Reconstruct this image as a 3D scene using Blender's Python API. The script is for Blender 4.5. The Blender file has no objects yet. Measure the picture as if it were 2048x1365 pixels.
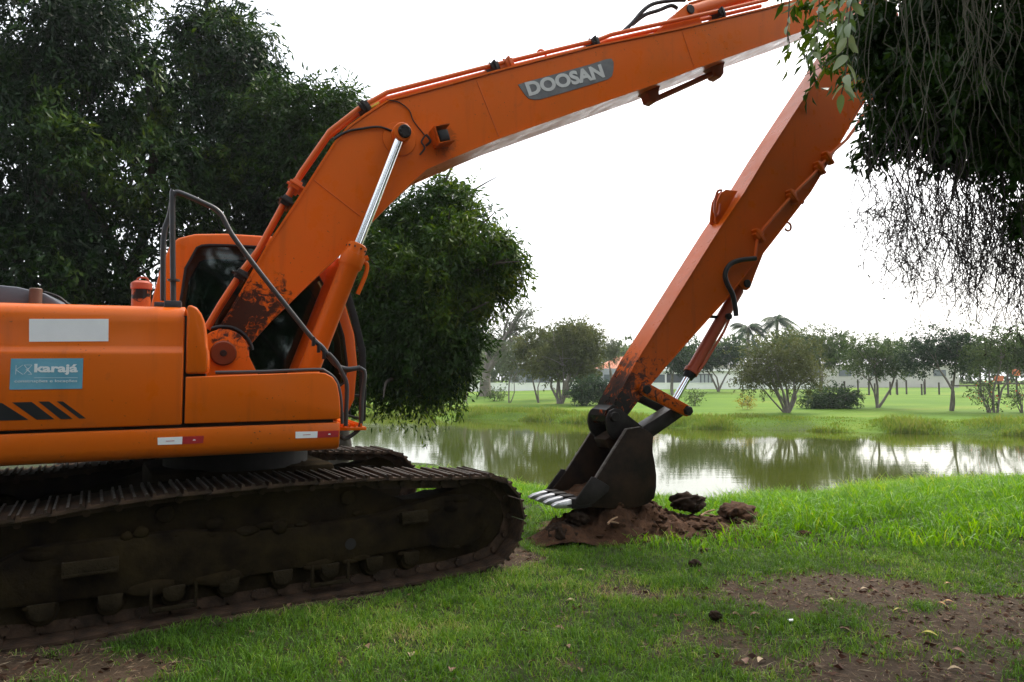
import bpy, bmesh, math, random
import numpy as np
from mathutils import Matrix, Vector

# ------------------------------------------------------------------ camera, sky, sun, exposure
scene = bpy.context.scene
COL = scene.collection
random.seed(7)
RNG = np.random.default_rng(11)

cam_data = bpy.data.cameras.new("camera")
cam = bpy.data.objects.new("camera", cam_data)
COL.objects.link(cam)
cam_data.sensor_width = 36.0
cam_data.lens = 24.0
cam_data.clip_start = 0.05
cam_data.clip_end = 4000.0
cam.location = (0.0, 0.0, 1.67)
cam.rotation_euler = (math.radians(90.0) + math.atan(78.0 / 1365.0), 0.0, 0.0)
scene.camera = cam

SUN_DIR = Vector((0.42, 0.50, 0.80)).normalized()      # towards the hazy sun
world = bpy.data.worlds.new("World")
scene.world = world
world.use_nodes = True
wn = world.node_tree.nodes
wl = world.node_tree.links
wn.clear()
w_out = wn.new("ShaderNodeOutputWorld")
w_add = wn.new("ShaderNodeAddShader")
w_sky = wn.new("ShaderNodeTexSky")
w_sky.sky_type = 'NISHITA'
w_sky.sun_disc = False
w_sky.sun_elevation = math.asin(SUN_DIR.z)
w_sky.sun_rotation = math.atan2(SUN_DIR.x, SUN_DIR.y)
w_sky.dust_density = 6.0
w_sky.air_density = 1.0
w_bg1 = wn.new("ShaderNodeBackground")
w_bg1.inputs["Strength"].default_value = 0.05
w_bg2 = wn.new("ShaderNodeBackground")                  # the even white cloud layer
w_bg2.inputs["Color"].default_value = (0.96, 0.985, 1.0, 1.0)
w_bg2.inputs["Strength"].default_value = 0.58
wl.new(w_sky.outputs[0], w_bg1.inputs["Color"])
wl.new(w_bg1.outputs[0], w_add.inputs[0])
wl.new(w_bg2.outputs[0], w_add.inputs[1])
wl.new(w_add.outputs[0], w_out.inputs["Surface"])

sun_data = bpy.data.lights.new("sun", 'SUN')
sun_data.energy = 1.5
sun_data.angle = math.radians(22.0)
sun_data.color = (1.0, 0.95, 0.86)
sun = bpy.data.objects.new("sun", sun_data)
COL.objects.link(sun)
sun.rotation_euler = (-SUN_DIR).to_track_quat('-Z', 'Y').to_euler()
sun.location = (20, 20, 40)

scene.view_settings.view_transform = 'Standard'
scene.view_settings.look = 'None'
scene.view_settings.gamma = 1.0
scene.view_settings.exposure = 1.42
scene.view_settings.use_curve_mapping = False

cy = scene.cycles
cy.use_denoising = True
try:
    cy.denoiser = 'OPENIMAGEDENOISE'
except Exception:
    pass
cy.max_bounces = 6
cy.diffuse_bounces = 3
cy.glossy_bounces = 3
cy.transmission_bounces = 4
cy.transparent_max_bounces = 8
cy.volume_bounces = 0
cy.caustics_reflective = False
cy.caustics_refractive = False
cy.sample_clamp_indirect = 4.0

# ------------------------------------------------------------------ helpers
def link(o):
    COL.objects.link(o)
    return o

def tag(o, label=None, cat=None, group=None, kind=None):
    if label: o["label"] = label
    if cat: o["category"] = cat
    if group: o["group"] = group
    if kind: o["kind"] = kind
    return o

def empty(name, loc=(0, 0, 0), rz=0.0):
    o = bpy.data.objects.new(name, None)
    o.empty_display_size = 0.2
    o.location = loc
    o.rotation_euler = (0, 0, rz)
    return link(o)

def mesh_obj(name, me, mats, parent=None, loc=None, rot=None):
    o = bpy.data.objects.new(name, me)
    if not isinstance(mats, (list, tuple)): mats = [mats]
    if len(me.materials) == 0:
        for m in mats: me.materials.append(m)
    link(o)
    if parent is not None: o.parent = parent
    if loc is not None: o.location = loc
    if rot is not None: o.rotation_euler = rot
    return o

def finish(bm, angle=35.0):
    me = bpy.data.meshes.new("m")
    bmesh.ops.recalc_face_normals(bm, faces=bm.faces)
    bm.to_mesh(me)
    bm.free()
    me.polygons.foreach_set("use_smooth", np.ones(len(me.polygons), bool))
    me.set_sharp_from_angle(angle=math.radians(angle))
    return me

def add_prism(bm, pts, y0, y1, bevel=0.0, seg=2):
    """side outline (x,z) pushed from y0 to y1"""
    tmp = bmesh.new()
    a = [tmp.verts.new((x, y0, z)) for x, z in pts]
    b = [tmp.verts.new((x, y1, z)) for x, z in pts]
    n = len(pts)
    tmp.faces.new(a)
    tmp.faces.new(b[::-1])
    for i in range(n):
        tmp.faces.new((a[i], b[i], b[(i + 1) % n], a[(i + 1) % n]))
    bmesh.ops.recalc_face_normals(tmp, faces=tmp.faces)
    if bevel > 0:
        es = [e for e in tmp.edges if len(e.link_faces) == 2 and e.calc_face_angle(0) > 0.6]
        bmesh.ops.bevel(tmp, geom=es, offset=bevel, segments=seg, profile=0.5, affect='EDGES', clamp_overlap=True)
    join(bm, tmp)

def add_prism_x(bm, pts, x0, x1, bevel=0.0, seg=2):
    """cross-section (y,z) pushed from x0 to x1"""
    tmp = bmesh.new()
    a = [tmp.verts.new((x0, y, z)) for y, z in pts]
    b = [tmp.verts.new((x1, y, z)) for y, z in pts]
    n = len(pts)
    tmp.faces.new(a)
    tmp.faces.new(b[::-1])
    for i in range(n):
        tmp.faces.new((a[i], b[i], b[(i + 1) % n], a[(i + 1) % n]))
    bmesh.ops.recalc_face_normals(tmp, faces=tmp.faces)
    if bevel > 0:
        es = [e for e in tmp.edges if len(e.link_faces) == 2 and e.calc_face_angle(0) > 0.6]
        bmesh.ops.bevel(tmp, geom=es, offset=bevel, segments=seg, profile=0.5, affect='EDGES', clamp_overlap=True)
    join(bm, tmp)

def join(bm, tmp, mat=None):
    if mat is not None:
        bmesh.ops.transform(tmp, matrix=mat, verts=tmp.verts)
    me = bpy.data.meshes.new("t")
    tmp.to_mesh(me)
    tmp.free()
    bm.from_mesh(me)
    bpy.data.meshes.remove(me)

def add_box(bm, x0, x1, y0, y1, z0, z1, bevel=0.0, mat=None, seg=2):
    tmp = bmesh.new()
    bmesh.ops.create_cube(tmp, size=1.0)
    bmesh.ops.transform(tmp, matrix=Matrix.Translation(((x0 + x1) / 2, (y0 + y1) / 2, (z0 + z1) / 2)) @ Matrix.Diagonal((x1 - x0, y1 - y0, z1 - z0, 1)), verts=tmp.verts)
    if bevel > 0:
        bmesh.ops.bevel(tmp, geom=list(tmp.edges), offset=bevel, segments=seg, profile=0.5, affect='EDGES', clamp_overlap=True)
    join(bm, tmp, mat)

def smooth_path(pts, sub=6):
    P = [Vector(p) for p in pts]
    if len(P) < 3: return P
    out = []
    for i in range(len(P) - 1):
        p0 = P[max(i - 1, 0)]; p1 = P[i]; p2 = P[i + 1]; p3 = P[min(i + 2, len(P) - 1)]
        for k in range(sub):
            t = k / sub
            out.append(0.5 * ((2 * p1) + (p2 - p0) * t + (2 * p0 - 5 * p1 + 4 * p2 - p3) * t * t + (3 * p1 - p0 - 3 * p2 + p3) * t ** 3))
    out.append(P[-1])
    return out

def add_tube(bm, pts, r, n=8, caps=True):
    P = [Vector(p) for p in pts]
    R = r if isinstance(r, (list, tuple)) else [r] * len(P)
    rings = []
    side = None
    for i, p in enumerate(P):
        d = (P[min(i + 1, len(P) - 1)] - P[max(i - 1, 0)])
        if d.length < 1e-9: d = Vector((0, 0, 1))
        d.normalize()
        if side is None:
            side = d.orthogonal().normalized()
        else:
            side = (side - d * side.dot(d))
            if side.length < 1e-6: side = d.orthogonal()
            side.normalize()
        up = d.cross(side)
        rings.append([bm.verts.new(p + (side * math.cos(2 * math.pi * k / n) + up * math.sin(2 * math.pi * k / n)) * R[i]) for k in range(n)])
    for a, b in zip(rings, rings[1:]):
        for k in range(n):
            bm.faces.new((a[k], a[(k + 1) % n], b[(k + 1) % n], b[k]))
    if caps:
        bm.faces.new(rings[0][::-1])
        bm.faces.new(rings[-1])

def add_cyl(bm, p0, p1, r, n=20, bevel=0.0):
    p0 = Vector(p0); p1 = Vector(p1)
    d = (p1 - p0).normalized()
    if bevel > 0:
        add_tube(bm, [p0, p0 + d * bevel, p1 - d * bevel, p1], [r - bevel, r, r, r - bevel], n)
    else:
        add_tube(bm, [p0, p1], r, n)

def up_path(uz, v):
    return [(u, v, z) for u, z in uz]

# ------------------------------------------------------------------ node helpers
def new_mat(name):
    m = bpy.data.materials.new(name)
    m.use_nodes = True
    m.node_tree.nodes.clear()
    return m, m.node_tree.nodes, m.node_tree.links

def principled(nd, lk, **kw):
    b = nd.new("ShaderNodeBsdfPrincipled")
    for k, v in kw.items():
        b.inputs[k.replace('_', ' ')].default_value = v
    o = nd.new("ShaderNodeOutputMaterial")
    lk.new(b.outputs[0], o.inputs["Surface"])
    return b, o

def noise(nd, lk, vec, scale, detail=4.0, rough=0.55, dist=0.0):
    t = nd.new("ShaderNodeTexNoise")
    t.inputs["Scale"].default_value = scale
    t.inputs["Detail"].default_value = detail
    t.inputs["Roughness"].default_value = rough
    t.inputs["Distortion"].default_value = dist
    if vec is not None: lk.new(vec, t.inputs["Vector"])
    return t.outputs["Fac"]

def ramp(nd, lk, fac, stops):
    r = nd.new("ShaderNodeValToRGB")
    el = r.color_ramp.elements
    el[0].position, el[0].color = stops[0][0], (*stops[0][1], 1)
    el[1].position, el[1].color = stops[1][0], (*stops[1][1], 1)
    for p, c in stops[2:]:
        e = el.new(p); e.color = (*c, 1)
    lk.new(fac, r.inputs[0])
    return r.outputs[0]

def rampf(nd, lk, fac, lo, hi, a=0.0, b=1.0):
    m = nd.new("ShaderNodeMapRange")
    m.inputs[1].default_value = lo; m.inputs[2].default_value = hi
    m.inputs[3].default_value = a; m.inputs[4].default_value = b
    lk.new(fac, m.inputs[0])
    return m.outputs[0]

def mixc(nd, lk, fac, a, b):
    m = nd.new("ShaderNodeMix")
    m.data_type = 'RGBA'
    for i, v in ((0, fac), (6, a), (7, b)):
        if isinstance(v, (int, float)): m.inputs[i].default_value = v
        elif isinstance(v, tuple): m.inputs[i].default_value = (*v, 1)
        else: lk.new(v, m.inputs[i])
    return m.outputs[2]

def mathn(nd, lk, op, a, b=None):
    m = nd.new("ShaderNodeMath")
    m.operation = op
    for i, v in ((0, a), (1, b)):
        if v is None: continue
        if isinstance(v, (int, float)): m.inputs[i].default_value = v
        else: lk.new(v, m.inputs[i])
    return m.outputs[0]

def bump(nd, lk, h, strength, dist=0.01):
    b = nd.new("ShaderNodeBump")
    b.inputs["Strength"].default_value = strength
    b.inputs["Distance"].default_value = dist
    lk.new(h, b.inputs["Height"])
    return b.outputs[0]

def objco(nd):
    return nd.new("ShaderNodeTexCoord").outputs["Object"]

def geopos(nd):
    return nd.new("ShaderNodeNewGeometry").outputs["Position"]

def scaled(nd, lk, vec, s, loc=(0, 0, 0)):
    m = nd.new("ShaderNodeMapping")
    m.inputs["Scale"].default_value = s
    m.inputs["Location"].default_value = loc
    lk.new(vec, m.inputs["Vector"])
    return m.outputs[0]

# ------------------------------------------------------------------ materials
def mat_paint(name, base, worn, dirt=0.25, rough=0.34, soot=None, grime_col=(0.05, 0.03, 0.018), coat=0.15):
    m, nd, lk = new_mat(name)
    b, o = principled(nd, lk)
    co = objco(nd)
    n1 = noise(nd, lk, co, 1.3, 3)
    col = mixc(nd, lk, rampf(nd, lk, n1, 0.35, 0.7), base, worn)
    # vertical rain streaks and dust
    st = noise(nd, lk, scaled(nd, lk, co, (9, 9, 0.9)), 1.0, 5, 0.6)
    col = mixc(nd, lk, rampf(nd, lk, st, 0.56, 0.80, 0.0, dirt), col, grime_col)
    bl = noise(nd, lk, co, 5.0, 6, 0.65)
    col = mixc(nd, lk, rampf(nd, lk, bl, 0.62, 0.80, 0.0, dirt * 1.6), col, (0.10, 0.055, 0.03))
    # chips down to dark steel
    ch = noise(nd, lk, co, 38.0, 3, 0.5)
    big = noise(nd, lk, co, 2.2, 2)
    chip = mathn(nd, lk, 'MULTIPLY', rampf(nd, lk, ch, 0.68, 0.71), rampf(nd, lk, big, 0.50, 0.62))
    col = mixc(nd, lk, chip, col, (0.035, 0.022, 0.016))
    if soot:
        for (cx, cz, rr, amt) in soot:
            sep = nd.new("ShaderNodeSeparateXYZ"); lk.new(co, sep.inputs[0])
            dx = mathn(nd, lk, 'SUBTRACT', sep.outputs[0], cx)
            dz = mathn(nd, lk, 'SUBTRACT', sep.outputs[2], cz)
            d = mathn(nd, lk, 'SQRT', mathn(nd, lk, 'ADD', mathn(nd, lk, 'MULTIPLY', dx, dx), mathn(nd, lk, 'MULTIPLY', dz, dz)))
            fall = rampf(nd, lk, d, rr * 0.25, rr, 1.0, 0.0)
            s1 = noise(nd, lk, co, 13.0, 5, 0.65, 1.2)
            s2 = noise(nd, lk, co, 3.0, 3, 0.6)
            v_ = mathn(nd, lk, 'ADD', mathn(nd, lk, 'MULTIPLY', s1, 0.6), mathn(nd, lk, 'MULTIPLY', s2, 0.4))
            f = rampf(nd, lk, mathn(nd, lk, 'ADD', v_, mathn(nd, lk, 'MULTIPLY', fall, 0.26)), 0.64, 0.72, 0.0, amt)
            f = mathn(nd, lk, 'MULTIPLY', f, rampf(nd, lk, fall, 0.0, 0.25))
            col = mixc(nd, lk, f, col, (0.012, 0.010, 0.009))
    lk.new(col, b.inputs["Base Color"])
    b.inputs["Coat Weight"].default_value = coat
    b.inputs["Coat Roughness"].default_value = 0.16
    b.inputs["Specular IOR Level"].default_value = 0.15
    lk.new(rampf(nd, lk, bl, 0.3, 0.8, rough - 0.06, rough + 0.22), b.inputs["Roughness"])
    h = noise(nd, lk, co, 60.0, 3, 0.6)
    h2 = noise(nd, lk, co, 2.0, 2)
    hh = mathn(nd, lk, 'ADD', mathn(nd, lk, 'MULTIPLY', h, 0.1), h2)
    lk.new(bump(nd, lk, hh, 0.12, 0.02), b.inputs["Normal"])
    return m

ORANGE = (0.60, 0.106, 0.002)
ORANGE2 = (0.53, 0.108, 0.005)
M_BODY = mat_paint("orange_body_paint", ORANGE, ORANGE2, 0.30, 0.30)
M_BOOM = mat_paint("orange_boom_paint", (0.62, 0.104, 0.002), (0.55, 0.106, 0.004), 0.22, 0.28,
                   soot=[(0.14, 2.22, 0.55, 0.95), (1.9, 4.05, 0.25, 0.4)], coat=0.0)
M_ARM = mat_paint("orange_arm_paint", (0.51, 0.084, 0.001), (0.43, 0.082, 0.004), 0.35, 0.28,
                  soot=[(4.02, 1.45, 0.9, 0.9), (3.9, 1.3, 0.6, 1.0)], coat=0.0)
M_PIPE = mat_paint("orange_pipe_paint", (0.56, 0.095, 0.012), (0.50, 0.11, 0.02), 0.35, 0.4)
M_REDPIPE = mat_paint("faded_red_cylinder_paint", (0.40, 0.075, 0.03), (0.36, 0.09, 0.05), 0.4, 0.42)

def mat_simple(name, base, rough=0.5, metal=0.0, var=0.25, scale=8.0, bumpy=0.1, spec=0.5, col2=None):
    m, nd, lk = new_mat(name)
    b, o = principled(nd, lk, Metallic=metal)
    b.inputs["Specular IOR Level"].default_value = spec
    co = objco(nd)
    n = noise(nd, lk, co, scale, 6, 0.65)
    c2 = col2 if col2 else tuple(c * (1 - var) for c in base)
    col = mixc(nd, lk, rampf(nd, lk, n, 0.35, 0.68), base, c2)
    lk.new(col, b.inputs["Base Color"])
    lk.new(rampf(nd, lk, n, 0.3, 0.7, max(rough - 0.08, 0.02), min(rough + 0.1, 1)), b.inputs["Roughness"])
    h = noise(nd, lk, co, scale * 6, 4, 0.6)
    lk.new(bump(nd, lk, h, bumpy, 0.01), b.inputs["Normal"])
    return m

M_CHROME = mat_simple("chromed_rod", (0.75, 0.77, 0.79), 0.16, 1.0, 0.06, 2, 0.0)
M_BLACK = mat_simple("black_rubber", (0.012, 0.012, 0.013), 0.55, 0, 0.3, 12, 0.1, spec=0.3)
M_RAIL = mat_simple("grey_rail_paint", (0.034, 0.039, 0.045), 0.42, 0, 0.4, 14, 0.08, spec=0.3, col2=(0.045, 0.036, 0.032))
M_DARKSTEEL = mat_simple("dark_worn_steel", (0.022, 0.018, 0.016), 0.48, 0.1, 0.5, 9, 0.2, spec=0.2, col2=(0.010, 0.008, 0.007))
M_BUCKET = mat_simple("soiled_bucket_steel", (0.012, 0.008, 0.006), 0.55, 0.0, 0.4, 3.4, 0.5, spec=0.10, col2=(0.040, 0.023, 0.013))
M_WORN = mat_simple("polished_worn_steel", (0.50, 0.51, 0.53), 0.34, 0.9, 0.5, 20, 0.1, col2=(0.30, 0.29, 0.28))
M_SHOE = mat_simple("muddy_track_steel", (0.026, 0.018, 0.013), 0.6, 0.05, 0.5, 7, 0.8, spec=0.12, col2=(0.090, 0.054, 0.034))
M_MUD = mat_simple("mud_caked_frame", (0.030, 0.021, 0.009), 0.95, 0, 0.5, 3.2, 1.0, spec=0.04, col2=(0.007, 0.005, 0.004))
M_MUDCAP = mat_simple("dried_mud_roller", (0.032, 0.024, 0.013), 0.95, 0, 0.5, 9, 1.0, spec=0.04)
M_BADGE = mat_simple("scratched_grey_badge", (0.085, 0.088, 0.092), 0.45, 0, 0.4, 12, 0.1, col2=(0.15, 0.15, 0.15))
M_BADGETXT = mat_simple("silver_letter", (0.55, 0.55, 0.53), 0.45, 0, 0.15, 12, 0.05)
M_WHITE = mat_simple("white_sticker", (0.80, 0.81, 0.83), 0.4, 0, 0.06, 10, 0.02)
M_BLUE = mat_simple("faded_blue_sign", (0.10, 0.30, 0.41), 0.45, 0, 0.2, 5, 0.02, col2=(0.16, 0.38, 0.49))
M_RED = mat_simple("red_reflector", (0.42, 0.022, 0.028), 0.35, 0, 0.3, 18, 0.02)
M_STRIPE = mat_simple("black_decal", (0.010, 0.011, 0.014), 0.4, 0, 0.2, 8, 0.0)
M_SEAM = mat_simple("dark_panel_gap", (0.010, 0.008, 0.007), 0.8, 0, 0.2, 8, 0.0)
M_GREYMETAL = mat_simple("grey_engine_cover", (0.10, 0.11, 0.13), 0.4, 0.2, 0.3, 5, 0.1)
M_SEATGREY = mat_simple("pale_seat_cover", (0.32, 0.33, 0.30), 0.8, 0, 0.2, 10, 0.1)
M_INTERIOR = mat_simple("dark_cab_trim", (0.018, 0.019, 0.020), 0.7, 0, 0.3, 10, 0.1)
M_YELLOW = mat_simple("yellow_tape", (0.55, 0.45, 0.02), 0.5, 0, 0.2, 20, 0.05)

def mat_glass():
    m, nd, lk = new_mat("tinted_cab_glass")
    tr = nd.new("ShaderNodeBsdfTransparent"); tr.inputs[0].default_value = (0.36, 0.48, 0.44, 1)
    gl = nd.new("ShaderNodeBsdfGlossy"); gl.inputs[0].default_value = (0.9, 0.95, 0.95, 1); gl.inputs["Roughness"].default_value = 0.04
    fr = nd.new("ShaderNodeFresnel"); fr.inputs[0].default_value = 1.5
    mx = nd.new("ShaderNodeMixShader")
    o = nd.new("ShaderNodeOutputMaterial")
    lk.new(fr.outputs[0], mx.inputs[0]); lk.new(tr.outputs[0], mx.inputs[1]); lk.new(gl.outputs[0], mx.inputs[2])
    lk.new(mx.outputs[0], o.inputs["Surface"])
    return m
M_GLASS = mat_glass()

def mat_leaf(name, stops, trans=0.35, rough=0.42, spec=0.16):
    m, nd, lk = new_mat(name)
    a = nd.new("ShaderNodeAttribute"); a.attribute_name = "rnd"
    col = ramp(nd, lk, a.outputs["Fac"], stops)
    b = nd.new("ShaderNodeBsdfPrincipled")
    lk.new(col, b.inputs["Base Color"])
    b.inputs["Roughness"].default_value = rough
    b.inputs["Specular IOR Level"].default_value = spec
    t = nd.new("ShaderNodeBsdfTranslucent")
    hs = nd.new("ShaderNodeHueSaturation"); hs.inputs["Saturation"].default_value = 1.1; hs.inputs["Value"].default_value = 1.25
    hs.inputs["Hue"].default_value = 0.485
    lk.new(col, hs.inputs["Color"]); lk.new(hs.outputs[0], t.inputs[0])
    mx = nd.new("ShaderNodeMixShader"); mx.inputs[0].default_value = trans
    lk.new(b.outputs[0], mx.inputs[1]); lk.new(t.outputs[0], mx.inputs[2])
    o = nd.new("ShaderNodeOutputMaterial"); lk.new(mx.outputs[0], o.inputs["Surface"])
    return m

M_BARK = mat_simple("grey_brown_bark", (0.16, 0.13, 0.105), 0.9, 0, 0.5, 6, 0.6)
M_BARKDARK = mat_simple("dark_bark", (0.055, 0.045, 0.035), 0.9, 0, 0.5, 6, 0.6)

# ------------------------------------------------------------------ numpy noise
def vnoise(x, y, seed=0):
    x = np.asarray(x, float); y = np.asarray(y, float)
    xi = np.floor(x).astype(np.int64); yi = np.floor(y).astype(np.int64)
    fx = x - xi; fy = y - yi
    fx = fx * fx * (3 - 2 * fx); fy = fy * fy * (3 - 2 * fy)
    def h(a, b):
        v = (a * 374761393 + b * 668265263 + seed * 982451653) & 0xFFFFFFFF
        v = ((v ^ (v >> 13)) * 1274126177) & 0xFFFFFFFF
        return ((v ^ (v >> 16)) & 0xFFFF) / 65535.0
    return (h(xi, yi) * (1 - fx) + h(xi + 1, yi) * fx) * (1 - fy) + (h(xi, yi + 1) * (1 - fx) + h(xi + 1, yi + 1) * fx) * fy

def fbm(x, y, seed=0, oct=4):
    s = 0; a = 0.5; t = 0
    for i in range(oct):
        s = s + a * vnoise(x * 2 ** i, y * 2 ** i, seed + i * 17); t += a; a *= 0.5
    return s / t

def big_mesh(name, verts, faces_flat, loop_tot, attr=None):
    """verts Nx3, faces as flat index array with equal face size or an array of sizes"""
    me = bpy.data.meshes.new(name)
    nf = len(loop_tot)
    me.vertices.add(len(verts))
    me.vertices.foreach_set("co", np.asarray(verts, np.float32).ravel())
    me.loops.add(len(faces_flat))
    me.loops.foreach_set("vertex_index", np.asarray(faces_flat, np.int32))
    me.polygons.add(nf)
    starts = np.concatenate(([0], np.cumsum(loop_tot)[:-1])).astype(np.int32)
    me.polygons.foreach_set("loop_start", starts)
    me.update(calc_edges=True)
    if attr is not None:
        at = me.attributes.new("rnd", 'FLOAT', 'FACE')
        at.data.foreach_set("value", np.asarray(attr, np.float32))
    return me

def unit(v):
    return v / np.maximum(np.linalg.norm(v, axis=1, keepdims=True), 1e-9)

def leaf_mesh(P, D, L, W, rnd, fold=0.25):
    """rhombic folded leaves: base P, direction D, length L, width W"""
    n = len(P)
    D = unit(D)
    R = RNG.normal(size=(n, 3))
    S = unit(np.cross(D, R))
    N = np.cross(S, D)
    L = np.asarray(L).reshape(-1, 1); W = np.asarray(W).reshape(-1, 1)
    base = P
    tip = P + D * L + N * (-0.12 * L)
    mid = P + D * L * 0.45
    left = mid + S * W * 0.5 + N * W * fold
    right = mid - S * W * 0.5 + N * W * fold
    V = np.stack([base, left, tip, right], 1).reshape(-1, 3)
    F = np.arange(n * 4)
    return V, F, np.full(n, 4), rnd

def sph(n):
    v = RNG.normal(size=(n, 3))
    return unit(v)

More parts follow.
